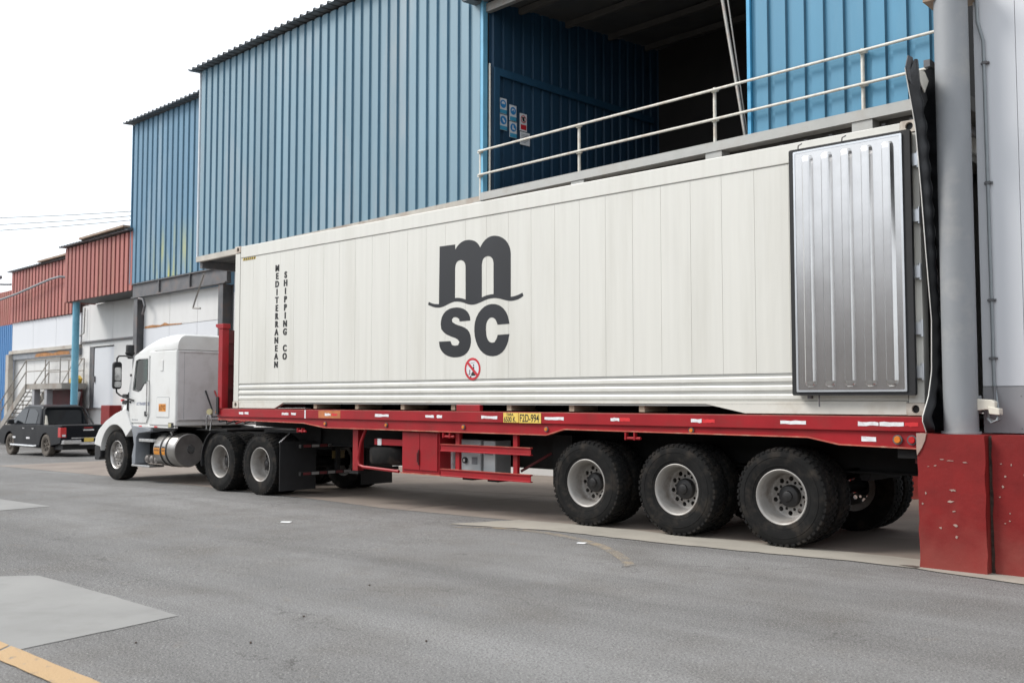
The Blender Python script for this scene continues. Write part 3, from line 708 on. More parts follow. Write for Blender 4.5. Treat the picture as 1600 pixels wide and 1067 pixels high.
for k in range(12):
    cx = 12.86 + rr.uniform(.0, .16) if k < 8 else rr.uniform(12.9, 13.3); cz = rr.uniform(.45, 1.05); w = rr.uniform(.003, .011); h = rr.uniform(.003, .014)
    pts = [(cx + w * math.cos(a) * rr.uniform(.5, 1.2), cz + h * math.sin(a) * rr.uniform(.5, 1.2)) for a in [2 * math.pi * i / 7 for i in range(7)]]
    prism('paint_chip', chip_mat, pl2, pts, 'Y', -.1545, -.13)
MB().box(12.66, 18, .34, 6, 1.26, 8.0).build('building_mass', dark_in, DK)
box('header_beam', rust_trim, DK, 12.3, 12.7, -.10, .3, 5.42, 5.6)
o = sheet('soil_pocket', [(12.0, -.25), (12.2, -.32), (12.2, -.22), (12.12, -.2)], .011, dirt_mat, kind='structure')

CO = thing('round_column', 'round grey steel column standing on the red plinth', 'column', (12.515, .03, 1.25))
cyl('shaft', col_mat, CO, (12.515, .03, 1.255), (12.515, .03, 5.42), .153, n=40)
cyl('base_collar', col_mat, CO, (12.515, .03, 1.2525), (12.515, .03, 1.275), .175, n=40)
CN = thing('wall_conduit', 'thin grey electrical conduit clipped to the white dock wall', 'conduit', (12.78, .2, 1.6))
tube('pipe', conduit_mat, CN, [(12.70, .18, 5.6), (12.71, .185, 5.2), (12.755, .19, 5.0), (12.76, .195, 3.4), (12.765, .195, 2.2), (12.765, .195, 1.78), (12.77, .19, 1.66)], .016, 10)
for z in (4.78, 3.62, 2.5, 1.95): MB().box(12.725, 12.80, .195, .218, z, z + .02).box(12.742, 12.785, .172, .196, z - .003, z + .023).build('clip', steel_dark, CN)
EB = thing('junction_box', 'cream junction box with looped cables on the column side', 'electrical box', (12.72, .1, 1.5))
MB().prism([(12.66, 1.58), (12.79, 1.57), (12.82, 1.55), (12.82, 1.47), (12.74, 1.48), (12.66, 1.47)], 'Y', .02, .15).build('housing', cream_box, EB, bevel=.008)
box('mounting_plate', col_mat, EB, 12.63, 12.665, .0, .16, 1.44, 1.61, bevel=.005)
prism('cover', cream_box, EB, [(12.76, 1.51), (12.86, 1.49), (12.86, 1.43), (12.77, 1.44)], 'Y', .01, .12, bevel=.006)
tube('cable', steel_dark, EB, [(12.77, .19, 1.70), (12.80, .08, 1.50), (12.85, .05, 1.44), (12.85, .05, 1.39), (12.80, .05, 1.37), (12.76, .06, 1.39), (12.75, .06, 1.46)], .014, 8)
tube('cable', conduit_mat, EB, [(12.78, .19, 1.66), (12.84, .06, 1.46), (12.83, .04, 1.38), (12.78, .04, 1.36), (12.745, .05, 1.40)], .011, 8)

# black dock curtain: draped fabric with folds
# building across the road, seen only as a reflection in the steel door
OB = thing('opposite_building', 'long low brown building across the road, reflected in the steel door', 'building', (5, -25, 0))
for k in range(12): box('wall_panel', M('brown_wall', (.19, .15, .125), .8, 0, .1, .5, rand=.06), OB, -40 + k * 7, -33.05 + k * 7, -26, -25, -.4, 6.4)
box('roof', roof_mat, OB, -40.3, 44.3, -38, -24.6, 6.42, 6.7)
CU = thing('dock_curtain', 'black fabric dock curtain hanging between the container and the grey column', 'curtain', (12.28, .1, 1.3))
LE = [(1.27, -.22), (1.39, -.32), (1.60, -.14), (1.84, -.04), (2.34, -.01), (2.95, -.11), (3.56, -.20), (4.16, -.31), (4.66, -.53)]
RE = [(1.27, .38), (1.73, .43), (2.36, .38), (3.0, .36), (4.28, .29), (4.92, .26)]
def lerp(tab, z):
    for (a, va), (b, vb) in zip(tab, tab[1:]):
        if z <= b: return va + (vb - va) * max(0, (z - a) / (b - a))
    return tab[-1][1]
rr = random.Random(5); rings = []; nz, ny = 70, 28
for j in range(nz + 1):
    row = []
    for i in range(ny + 1):
        u = i / ny; z = 1.27 + 3.39 * j / nz
        y = lerp(LE, z) + (lerp(RE, z) - lerp(LE, z)) * u
        z += .0 if j < nz else .12 * abs(math.sin(u * 5.5 + .5)) * (1 if u > .12 else .2) + .12 * max(0, u - .5)
        fold = .05 * math.sin(u * 9 + .6 * math.sin(z * 1.3)) + .020 * math.sin(z * 17 + u * 9 + 2 * math.sin(z * 5)) * math.exp(-((u - .62) / .2) ** 2) + .008 * math.sin(z * 31 - u * 11)
        row.append((12.275 + fold * min(1, u * 6), y, z))
    rings.append(row)
MB().loft(rings, closed=False, caps=False).build('fabric', curtain_mat, CU, smooth=True)
ob = CU.children[0]; so = ob.modifiers.new('thickness', 'SOLIDIFY'); so.thickness = .008
tube('edge_piping', pipe_white, CU, [(r[0][0] + .005, r[0][1] - .006, r[0][2]) for r in rings], .0045, 6)
for k, (pts, xa) in enumerate((([(-.55, 4.68), (-.49, 4.80), (-.38, 4.81), (-.27, 4.62), (-.13, 4.44), (-.2, 4.36), (-.33, 4.5), (-.5, 4.57)], 12.285), ([(-.33, 4.70), (-.12, 4.73), (-.02, 4.66), (-.13, 4.52), (-.22, 4.58)], 12.30), ([(-.16, 4.50), (.0, 4.66), (.16, 4.92), (.2, 4.86), (.06, 4.5), (-.06, 4.38)], 12.26))):
    MB().prism(pts, 'X', xa, xa + .012).build('top_flap', (plastic_grey, rail_mat, M('dusty_fabric', (.06, .06, .063), .6, 0, .3, 8))[k] if k != 0 else MATS['dusty_fabric'] if 'dusty_fabric' in MATS else M('dusty_fabric', (.06, .06, .063), .6, 0, .3, 8), CU, bevel=.004)
MB().box(12.24, 12.30, .05, .27, 4.83, 4.90).box(12.24, 12.30, .25, .29, 1.3, 4.9).build('frame_bar', steel_dark, CU)
MB().box(12.30, 12.34, .27, .40, 1.26, 5.3).build('side_pad', curtain_mat, CU)
o = MB().tube([(12.35, .12, 2.93), (12.37, .10, 2.86), (12.36, .13, 2.80), (12.38, .11, 2.70), (12.36, .15, 2.66)], .022, 6).build('red_strap', cloth_red, None, org=(12.36, .12, 2.66))
o['label'] = 'small red cloth strap tied beside the black curtain'; o['category'] = 'strap'

# ------------------------------------------------------------------ overhead wires
for k, (a, b) in enumerate((((-53.2, 7.7, 12.4), (-35.3, 24, 13.6)), ((-53.2, 7.7, 11.85), (-35.3, 24, 13.45)), ((-53.2, 7.7, 11.4), (-35.3, 24, 13.3)))):
    pts = [Vector(a).lerp(Vector(b), i / 12) - Vector((0, 0, .35 * 4 * (i / 12) * (1 - i / 12))) for i in range(13)]
    o = tube('power_line', conduit_mat, None, [tuple(p) for p in pts], .028, 6, org=tuple(pts[6]))
    o['label'] = ('topmost', 'middle', 'lowest')[k] + ' of the three thin wires crossing the white sky'; o['category'] = 'wire'; o['group'] = 'overhead wires'

# ================================================================== CONTAINER
ZB, ZT, L = 1.42, 4.316, 12.192
CT = thing('shipping_container', 'long white refrigerated shipping container with a big dark logo, on the red trailer', 'container', (6.1, 1.2, ZB))
W = 2.438
# side skin: narrow vertical panels with recessed joints
x0, x1 = .16, 12.03
npan = 29; pw = (x1 - x0) / npan
pan_me = None
for side, (ya, yb) in enumerate(((.012, .05), (W - .05, W - .012))):
    for k in range(npan):
        a = x0 + k * pw
        MB().box(a + .0017, a + pw - .0017, ya, yb, 1.855, 4.095).build('side_panel', white_cont, CT)
    box('side_backing', seam_mat, CT, x0, x1, ya + .006 if side == 0 else ya - .02, yb + .02 if side == 0 else yb - .006, 1.5, 4.2)
# horizontally ribbed kick band
for side, s in ((0, 1), (1, -1)):
    base = 0 if side == 0 else W
    prof = []
    for k in range(3):
        z = 1.845 - k * .095
        prof += [(base + s * .02, z), (base + s * .02, z - .02), (base + s * .008, z - .04), (base + s * .008, z - .075)]
    prof += [(base + s * .02, 1.56), (base + s * .06, 1.56), (base + s * .06, 1.85)]
    MB().prism(prof, 'X', x0, x1).build('ribbed_kick_band', white_cont, CT)
    y0, y1 = (0.0, .07) if side == 0 else (W - .07, W)
    box('top_rail', white_cont, CT, .178, L - .178, y0, y1, 4.10, ZT - .008, bevel=.008)
    box('bottom_rail', cont_frame, CT, .178, L - .178, y0 + (.004 if side == 0 else 0), y1, 1.525, 1.555)
    prism('end_skirt', cont_frame, CT, [(.178, 1.524), (1.55, 1.524), (1.28, 1.424), (.178, 1.424)], 'Y', y0 + .006, y1)
    prism('end_skirt', cont_frame, CT, [(L - .178, 1.524), (9.75, 1.524), (10.25, 1.424), (L - .178, 1.424)], 'Y', y0 + .006, y1)
    for xa, xb in ((0.002, .155), (L - .155, L - .002)):
        box('corner_post', white_cont, CT, xa, xb, y0 + .003, y1 + (.08 if side == 0 else -.003), 1.54, 4.19, bevel=.006)
# corner castings with their oval holes
def casting(xa, zc, ya, yb, sgn):
    o = flat('corner_casting', cast_mat, CT, [rrect(xa, xa + .178, zc, zc + .118, .012), [(xa + .089 + .038 * math.cos(a), zc + .059 + (.025 if math.sin(a) > 0 else -.025) * 0 + .04 * math.sin(a)) for a in [2 * math.pi * i / 20 for i in range(20)]][::-1]], ya, .028, sign=sgn)
    inner = MB().box(xa + .004, xa + .174, ya + .03 if sgn > 0 else yb + .004, yb - .004 if sgn > 0 else ya - .03, zc + .004, zc + .114)
    inner.build('casting_core', gasket_mat, o)
for xa in (-.002, L - .176):
    for zc in (ZB + .001, ZT - .116):
        casting(xa, zc, -.006, .16, 1); casting(xa, zc, W + .006, W - .16, -1)
box('roof_panel', white_cont, CT, .02, L - .02, .072, W - .072, 4.27, ZT - .02)
box('front_wall', white_cont, CT, .01, .06, .16, W - .16, 1.54, 4.25)
box('floor', beige_mat, CT, .05, L - .05, .08, W - .08, 1.50, 1.56)
for k in range(7): box('cross_member', beige_mat, CT, 2.32 + k * 1.08, 2.40 + k * 1.08, .06, W - .06, 1.425, 1.499)
box('centre_beam', black_mat, CT, 1.4, 10.3, .55, W - .55, 1.425, 1.498)
MB().box(L - .16, L - .02, .08, W - .08, 1.54, 1.6).box(L - .16, L - .02, .08, W - .08, 4.19, 4.26).build('rear_frame', white_cont, CT)
box('rear_interior', dark_in, CT, L - .9, L - .85, .1, W - .1, 1.6, 4.2)
# open door leaf folded back along the side, liner outwards
DX0, DX1, DZ0, DZ1 = 10.87, 12.145, 1.615, 4.205
dr = box('door', white_cont, CT, DX0 + .01, DX1 - .01, -.085, -.012, DZ0 + .01, DZ1 - .01)
MB().prism(rrect(DX0, DX1, DZ0, DZ1, .02), 'Y', -.105, -.05).build('door_gasket', gasket_mat, dr)
flat('door_trim', alu_mat, dr, [rrect(DX0 + .055, DX1 - .075, DZ0 + .035, DZ1 - .03, .01), rrect(DX0 + .075, DX1 - .095, DZ0 + .055, DZ1 - .05, .01)[::-1]], -.105, .014)
# pressed stainless liner with five rounded ribs
lx0, lx1, lz0, lz1 = DX0 + .076, DX1 - .096, DZ0 + .056, DZ1 - .051
box('door_liner', steel_mat, dr, lx0, lx1, -.1145, -.104, lz0, lz1)
for k in range(5):
    cx = lx0 + .14 + k * (lx1 - lx0 - .26) / 4
    ringz = []
    za, zb = lz0 + .03, lz1 - .04
    prof = [(-.062, 0), (-.050, .030), (-.036, .040), (.020, .040), (.036, .034), (.062, 0)]
    zz = [(za, .15), (za + .012, .55), (za + .03, .85), (za + .06, 1), (zb - .06, 1), (zb - .03, .85), (zb - .012, .55), (zb, .15)]
    rings = [[(cx + u * (.55 + .45 * f), -.1146 - d * f, z) for u, d in prof] for z, f in zz]
    rb = MB().loft(rings, closed=False, caps=False).build('liner_rib', steel_mat, dr, smooth=False)
for x in (10.98, 11.46): MB().tube([(x, -.11, 4.205), (x + .01, -.12, 4.235), (x + .05, -.12, 4.25)], .007, 6).build('hook_strap', steel_dark, dr)
tube('lock_pin', steel_dark, dr, [(11.15, -.07, 1.62), (11.15, -.075, 1.56), (11.152, -.075, 1.5)], .008, 6)
box('pin_bracket', steel_dark, dr, 11.02, 11.06, -.07, -.02, 1.58, 1.612)
for z in (1.78, 2.2, 2.75, 3.3, 3.85):
    MB().box(12.115, 12.20, -.055, .0, z, z + .12).cyl((12.19, -.03, z - .02), (12.19, -.03, z + .14), .018, n=10).build('hinge', alu_mat, dr)
# logo and lettering
M_OUT = [[5.361, 3.771], [5.68, 3.767], [5.684, 3.695], [5.742, 3.753], [5.819, 3.793], [5.897, 3.806], [5.97, 3.803], [6.043, 3.785], [6.102, 3.758], [6.148, 3.718], [6.178, 3.672], [6.226, 3.733], [6.297, 3.783], [6.377, 3.807], [6.457, 3.808], [6.539, 3.789], [6.614, 3.756], [6.676, 3.708], [6.723, 3.645], [6.747, 3.586], [6.754, 3.529], [6.754, 2.948], [6.815, 2.95], [6.891, 2.963], [6.966, 2.987], [6.984, 2.945], [6.921, 2.912], [6.83, 2.893], [6.739, 2.89], [6.646, 2.91], [6.553, 2.937], [6.458, 2.952], [6.363, 2.95], [6.283, 2.937], [6.17, 2.905], [6.089, 2.889], [6.023, 2.886], [5.94, 2.899], [5.857, 2.928], [5.773, 2.947], [5.688, 2.955], [5.602, 2.944], [5.499, 2.913], [5.43, 2.895], [5.36, 2.888], [5.254, 2.897], [5.121, 2.944], [5.136, 2.985], [5.236, 2.949], [5.352, 2.939]]
M_H1 = [[5.681, 3.006], [5.682, 3.431], [5.695, 3.49], [5.736, 3.527], [5.797, 3.535], [5.851, 3.516], [5.885, 3.477], [5.895, 3.424], [5.897, 2.968], [5.84, 2.986], [5.756, 3.003]]
M_H2 = [[6.212, 2.976], [6.211, 3.435], [6.227, 3.499], [6.266, 3.53], [6.33, 3.54], [6.384, 3.523], [6.423, 3.485], [6.435, 3.433], [6.436, 3.007], [6.363, 3.005], [6.283, 2.995]]
S_L = [[5.988, 2.668], [5.981, 2.734], [5.924, 2.808], [5.824, 2.854], [5.688, 2.874], [5.534, 2.855], [5.424, 2.778], [5.386, 2.671], [5.404, 2.574], [5.484, 2.505], [5.605, 2.462], [5.725, 2.428], [5.775, 2.379], [5.749, 2.337], [5.684, 2.328], [5.623, 2.344], [5.592, 2.398], [5.356, 2.4], [5.371, 2.31], [5.451, 2.224], [5.572, 2.177], [5.692, 2.162], [5.843, 2.176], [5.95, 2.236], [6.002, 2.335], [6.002, 2.44], [5.958, 2.531], [5.858, 2.588], [5.707, 2.626], [5.631, 2.666], [5.618, 2.704], [5.655, 2.733], [5.713, 2.733], [5.767, 2.703], [5.777, 2.667]]
C_L = [[6.73, 2.586], [6.708, 2.682], [6.646, 2.78], [6.553, 2.845], [6.436, 2.876], [6.299, 2.866], [6.171, 2.793], [6.089, 2.681], [6.064, 2.554], [6.081, 2.414], [6.156, 2.271], [6.269, 2.187], [6.397, 2.156], [6.522, 2.168], [6.631, 2.226], [6.702, 2.332], [6.73, 2.448], [6.513, 2.446], [6.497, 2.397], [6.453, 2.348], [6.396, 2.343], [6.339, 2.369], [6.3, 2.439], [6.287, 2.544], [6.3, 2.624], [6.348, 2.679], [6.405, 2.692], [6.465, 2.668], [6.497, 2.62], [6.512, 2.585]]
def rounded(poly):          # one pass of corner cutting keeps curves smooth, sharp corners nearly so
    out = []
    for i, p in enumerate(poly):
        q = poly[(i + 1) % len(poly)]; o = poly[i - 1]
        a = Vector((p[0] - o[0], p[1] - o[1])); b = Vector((q[0] - p[0], q[1] - p[1]))
        if a.angle(b) > R(38) or max(a.length, b.length) > .25: out.append(p)
        else: out += [(p[0] - a.x * .25, p[1] - a.y * .25), (p[0] + b.x * .25, p[1] + b.y * .25)]
    return out
SY = .012
flat('logo_letter', logo_mat, CT, [rounded(M_OUT), rounded(M_H1), rounded(M_H2)], SY, .002, props={'label': 'large lower case m with a wave under it'})
flat('logo_letter', logo_mat, CT, [rounded(S_L)], SY, .002, props={'label': 'heavy rounded letter s'})
flat('logo_letter', logo_mat, CT, [rounded(C_L)], SY, .002, props={'label': 'heavy rounded letter c'})
for word, cx, ztop, pitch in (('MEDITERRANEAN', 1.305, 3.80, .1377), ('SHIPPING CO', 1.555, 3.665, .1385)):
    for i, ch in enumerate(word):
        if ch != ' ':
            lt = text('letter', ink_mat, CT, ch, cx, ztop - i * pitch - .03, .150, SY, .95, .0045, align='CENTER', th=.002)
            me = lt.data
            n0 = len(me.vertices); co = [tuple(v.co) for v in me.vertices]; fc = [tuple(p.vertices) for p in me.polygons]
            V, F = [], []
            for k, (du, dy) in enumerate(((0, 0), (-.008, -.0004), (.008, -.0008), (.004, -.0012), (-.004, -.0016))):
                V += [(c[0] + du, c[1] + dy, c[2]) for c in co]; F += [tuple(q + k * n0 for q in f) for f in fc]
            m2 = bpy.data.meshes.new('letter'); m2.from_pydata(V, [], F); m2.materials.append(ink_mat); lt.data = m2
pr = flat('prohibition_sign', sign_white, CT, [ring(6.035, 1.995, .155, n=40)], SY, .0015)
flat('sign_ring', sign_red, pr, [ring(6.035, 1.995, .155, n=40), ring(6.035, 1.995, .122, n=40)], SY - .0015, .0015)
flat('sign_slash', sign_red, pr, [[(5.915, 2.082), (5.948, 2.104), (6.155, 1.908), (6.122, 1.886)]], SY - .003, .0012)
for pts in ([(6.01, 1.90), (6.09, 1.90), (6.09, 1.965), (6.045, 1.965), (6.01, 1.93)], [(6.045, 1.975), (6.07, 1.975), (6.065, 2.03), (6.048, 2.03)], [(5.975, 1.915), (5.99, 1.915), (5.99, 1.985), (5.975, 1.985)], [(5.935, 1.915), (5.974, 1.915), (5.974, 1.922), (5.935, 1.922)], ring(6.055, 2.048, .012, n=10), ring(6.0, 1.888, .014, n=12)):
    flat('forklift_pictogram', ink_mat, pr, [pts], SY - .0015, .001)
flat('roof_line_mark', plastic_grey, pr, [[(6.0, 2.072), (6.08, 2.08), (6.08, 2.086), (6.0, 2.079)]], SY - .0015, .001)
hz = box('hazard_strip', yellow_plate, CT, .235, .635, SY - .003, SY, 4.045, 4.09)
for k in range(6): prism('hazard_bar', ink_mat, hz, [(.25 + k * .065, 4.046), (.285 + k * .065, 4.046), (.31 + k * .065, 4.089), (.275 + k * .065, 4.089)], 'Y', SY - .0045, SY - .0031)

# ================================================================== WHEELS (shared meshes)
def wheel_meshes():
    out = {}
    mb = MB()
    prof = [(.283, -.095), (.30, -.118), (.335, -.130), (.40, -.142), (.455, -.140), (.492, -.130), (.512, -.120), (.520, -.105), (.523, -.05), (.523, .05), (.520, .105), (.512, .120), (.492, .130), (.455, .140), (.40, .142), (.335, .130), (.30, .118), (.283, .095)]
    mb.lathe(prof, n=56)
    mb.lathe([(.427, -.1432), (.432, -.1455), (.438, -.1432)], n=56)
    mb.lathe([(.332, -.131), (.337, -.1335), (.343, -.132)], n=56)
    for i in range(46):
        a = 2 * math.pi * i / 46
        for sgn in (-1, 1):
            for (r0, r1, y0, y1, da) in ((.494, .532, .062, .136, .042), (.515, .5305, .004, .055, .046)):
                aa = a + (.03 if sgn > 0 else 0) + (.06 if y0 < .05 else 0)
                pts = []
                for yy in (sgn * y0, sgn * y1):
                    for rr_, d in ((r0, -da), (r0, da), (r1 if yy != sgn * .136 else r1 - .012, da * .92), (r1 if yy != sgn * .136 else r1 - .012, -da * .92)):
                        pts.append((rr_ * math.cos(aa + d), yy, rr_ * math.sin(aa + d)))
                mb.loft([pts[:4], pts[4:]])
    out['tyre'] = mb
    # deep dished rim of an outer dual wheel (outside faces -Y)
    rim = MB().lathe([(.296, -.108), (.298, -.118), (.290, -.122), (.278, -.116), (.268, -.10), (.262, -.07), (.256, -.055), (.252, .02), (.246, .075), (.230, .098), (.213, .102), (.213, .112), (.26, .113), (.28, .115), (.29, .117)], n=48)
    out['rim'] = rim
    out['hub'] = MB().lathe([(.0, .004), (.045, .004), (.055, .010), (.06, .028), (.085, .034), (.108, .042), (.118, .055), (.122, .08), (.122, .13), (0, .13)], n=20)
    st = MB().lathe([(.296, -.108), (.298, -.118), (.290, -.122), (.280, -.115), (.270, -.098), (.262, -.06), (.255, -.03), (.246, -.036), (.24, -.045)], n=48)
    out['steer_rim'] = st
    hb = MB().lathe([(.0, -.150), (.05, -.150), (.062, -.138), (.068, -.10), (.10, -.094), (.105, -.085), (.105, -.05)], n=24)
    for i in range(10):
        a = 2 * math.pi * i / 10; c = (.132 * math.cos(a), 0, .132 * math.sin(a))
        hb.cyl((c[0], -.125, c[2]), (c[0], -.07, c[2]), .013, .017, n=6)
    out['steer_hub'] = hb
    return out
WM = wheel_meshes()
steer_mat = M('dusty_alloy', (.40, .385, .37), .38, .75, .12, 6, dirt=(.10, .08, .06), dscale=8, damt=.8)
def disc_mesh(r, hole_r, hole_at, n, centre, y, th, nut_r=None):
    sp = [ring(0, 0, r, n=40)]
    if centre: sp.append(ring(0, 0, centre, n=24))
    for i in range(n):
        a = 2 * math.pi * (i + .5) / n; sp.append(ring(hole_at * math.cos(a), hole_at * math.sin(a), hole_r, n=14))
    if nut_r:
        for i in range(n):
            a = 2 * math.pi * i / n; sp.append(ring(nut_r * math.cos(a), nut_r * math.sin(a), .017, n=10))
    cu = bpy.data.curves.new('disc', 'CURVE'); cu.dimensions = '2D'; cu.fill_mode = 'BOTH'; cu.extrude = th / 2
    for s in sp:
        q = cu.splines.new('POLY'); q.points.add(len(s) - 1); q.use_cyclic_u = True
        for i, p in enumerate(s): q.points[i].co = (p[0], p[1], 0, 1)
    ob = bpy.data.objects.new('tmp', cu); me = bpy.data.meshes.new_from_object(ob)
    bpy.data.objects.remove(ob); bpy.data.curves.remove(cu); me.name = 'disc'
    for v in me.vertices: v.co = (v.co.x, y + v.co.z, v.co.y)
    return me
ME = {}
def get_me(key, mat):
    if (key, mat.name) in ME: return ME[(key, mat.name)]
    if key == 'disc': me = disc_mesh(.214, .0265, .186, 10, .10, .108, .012, .148)
    elif key == 'steer_disc': me = disc_mesh(.243, .024, .196, 10, .06, -.052, .012)
    else:
        mb = WM[key]; me = bpy.data.meshes.new(key); me.from_pydata(mb.v, [], mb.f)
        bm = bmesh.new(); bm.from_mesh(me); bmesh.ops.recalc_face_normals(bm, faces=bm.faces); bm.to_mesh(me); bm.free()
        me.polygons.foreach_set('use_smooth', [True] * len(me.polygons))
        try: me.set_sharp_from_angle(angle=R(32))
        except Exception: pass
    me.materials.append(mat); ME[(key, mat.name)] = me
    return me
def put_wheel(parent, pos, kind='outer', flip=False, spin=0.0, tyre=rubber_mat, rimm=None, scale=1.0):
    """thing > wheel (the rim) > tyre, disc, hub"""
    o0 = ORG[parent]; rimm = rimm or rim_mat
    w = bpy.data.objects.new('wheel', get_me('steer_rim' if kind == 'steer' else 'rim', steer_mat if kind == 'steer' else rimm)); COL.objects.link(w)
    w.parent = parent; w.location = (pos[0] - o0[0], pos[1] - o0[1], pos[2] - o0[2])
    w.rotation_euler = (0, spin, math.pi if flip else 0); w.scale = (scale,) * 3
    parts = [('tyre', 'tyre', tyre)]
    if kind == 'steer': parts += [('disc', 'steer_disc', steer_mat), ('hub', 'steer_hub', steer_mat)]
    elif kind == 'outer': parts += [('disc', 'disc', rimm), ('hub', 'hub', hub_mat)]
    for nm, key, mt in parts:
        c = bpy.data.objects.new(nm, get_me(key, mt)); COL.objects.link(c); c.parent = w
    return w
def dual(parent, x, zc, spin):
    for flip, yo, yi in ((False, .172, .50), (True, W - .172, W - .50)):
        put_wheel(parent, (x, yo, zc), 'outer', flip, spin)
        put_wheel(parent, (x, yi, zc), 'inner', flip, spin + .2)

# ================================================================== TRAILER
TR = thing('semi_trailer', 'long red flatbed trailer with three axles under the white container', 'trailer', (6, 1.2, 0))
rails = [(-.50, 1.215), (2.13, 1.19), (2.70, 1.125), (7.38, 1.12), (7.68, 1.20), (10.98, 1.185), (11.32, 1.12), (12.20, 1.10)]
for side, (ya, yb, yc, yd) in enumerate(((-.012, .06, .018, .05), (W - .06, W + .012, W - .05, W - .018))):
    box('side_rail', red_mat, TR, -.50, 12.20, ya, yb, 1.262, 1.405, bevel=.006)
    prism('lower_rail', red_mat, TR, rails + [(12.20, 1.262), (-.5, 1.262)], 'Y', yc, yd)
    yl0, yl1 = (-.004, .06) if side == 0 else (W - .06, W + .004)
    MB().loft([[(x, yl0, z - .010), (x, yl1, z - .010), (x, yl1, z + .003), (x, yl0, z + .003)] for x, z in rails]).build('bottom_flange', red_edge, TR)
    MB().box(-.49, 12.19, ya - .001, ya + .02, 1.4052, 1.410).build('edge_strip', red_edge, TR)
box('deck', black_mat, TR, -.45, 12.15, .065, W - .065, 1.36, 1.404)
for yy in (.72, W - .86):
    MB().box(1.6, 12.1, yy, yy + .14, .78, .80).box(1.6, 12.1, yy, yy + .14, 1.22, 1.25).box(1.6, 12.1, yy + .06, yy + .08, .80, 1.22).build('main_beam', black_mat, TR)  # beams black instead of red: underdeck shade put into the colour
    MB().prism([(-.4, 1.21), (1.6, 1.21), (1.6, .79), (1.2, .82), (.9, 1.05), (-.4, 1.08)], 'Y', yy + .02, yy + .12).build('gooseneck', black_mat, TR)
for k in range(21): box('cross_member', black_mat, TR, -.2 + k * .6, -.12 + k * .6, .07, W - .07, 1.24, 1.355)  # black as well, for the shade under the deck
# headboard at the front of the deck
for ya, yb in ((-.03, .10), (W - .10, W + .03)):
    box('headboard_post', red_mat, TR, -.47, -.33, ya, yb, 1.262 if False else 1.41, 2.86, bevel=.006)
    prism('post_cap', red_mat, TR, [(-.56, 2.95), (-.30, 2.95), (-.30, 2.862), (-.46, 2.862), (-.56, 2.90)], 'Y', ya - .01, yb + .01, bevel=.005)
box('headboard_panel', red_dark, TR, -.42, -.37, .10, W - .10, 1.41, 2.84)
for z in (1.75, 2.2, 2.6): box('headboard_rib', red_dark, TR, -.369, -.33, .10, W - .10, z, z + .07)
box('rubber_buffer', gasket_mat, TR, -.49, -.42, -.05, -.031, 1.30, 1.62)
cyl('corner_lamp', amber_mat, TR, (-.48, -.02, 1.34), (-.505, -.02, 1.34), .03, n=14)
# retro-reflective tape, each strip its own piece
tape = [(.22, .36, 'w'), (.40, .52, 'w'), (1.53, 1.72, 'w'), (1.80, 1.93, 'w'), (2.72, 2.87, 'w'), (2.90, 3.04, 'r'), (3.97, 4.29, 'w'), (5.10, 5.28, 'w'), (5.34, 5.45, 'w'), (6.23, 6.53, 'w'), (7.37, 7.69, 'w'), (8.43, 8.56, 'w'), (8.57, 8.72, 'r'), (9.57, 9.71, 'w'), (9.72, 9.88, 'r'), (10.68, 10.97, 'w'), (11.53, 11.74, 'w'), (11.75, 11.99, 'w'), (12.0, 12.13, 'r')]
rr = random.Random(21)
for a, b, c in tape:
    n = 5; top = [(a + (b - a) * i / n, 1.356 - rr.uniform(0, .010)) for i in range(n + 1)]; bot = [(a + (b - a) * i / n, 1.308 + rr.uniform(0, .010)) for i in range(n + 1)]
    prism('reflective_tape', white_tape if c == 'w' else red_tape, TR, top + bot[::-1], 'Y', -.0145, -.010)
prism('reflective_tape', white_tape, TR, [(11.55, 1.205), (11.70, 1.20), (11.70, 1.155), (11.55, 1.155)], 'Y', .0145, .019)
box('rust_patch', M('orange_primer', (.42, .13, .04), .6, 0, .2, 8), TR, 2.55, 3.12, -.0135, -.0115, 1.275, 1.395)
box('joint_strip', white_tape, TR, 2.17, 2.205, -.014, -.011, 1.265, 1.40)
for x, z in ((2.70, 1.185), (4.21, 1.19), (5.86, 1.19), (7.38, 1.19), (9.56, 1.222)):
    o = cyl('marker_lamp', steel_dark, TR, (x, .02, z), (x, .002, z), .034, n=16); cyl('lens', amber_mat, o, (x, .003, z), (x, -.008, z), .024, .02, n=16)
for x, m in ((11.92, amber_mat), (12.06, redlens_mat)):
    o = cyl('tail_lamp', steel_dark, TR, (x, .02, 1.18), (x, -.002, 1.18), .048, n=20); cyl('lens', m, o, (x, -.001, 1.18), (x, -.016, 1.18), .036, .03, n=20)
box('rear_end_plate', red_mat, TR, 12.14, 12.205, -.004, .0175, 1.102, 1.26)
box('rear_bumper', red_dark, TR, 12.05, 12.19, .1, W - .1, .95, 1.2)
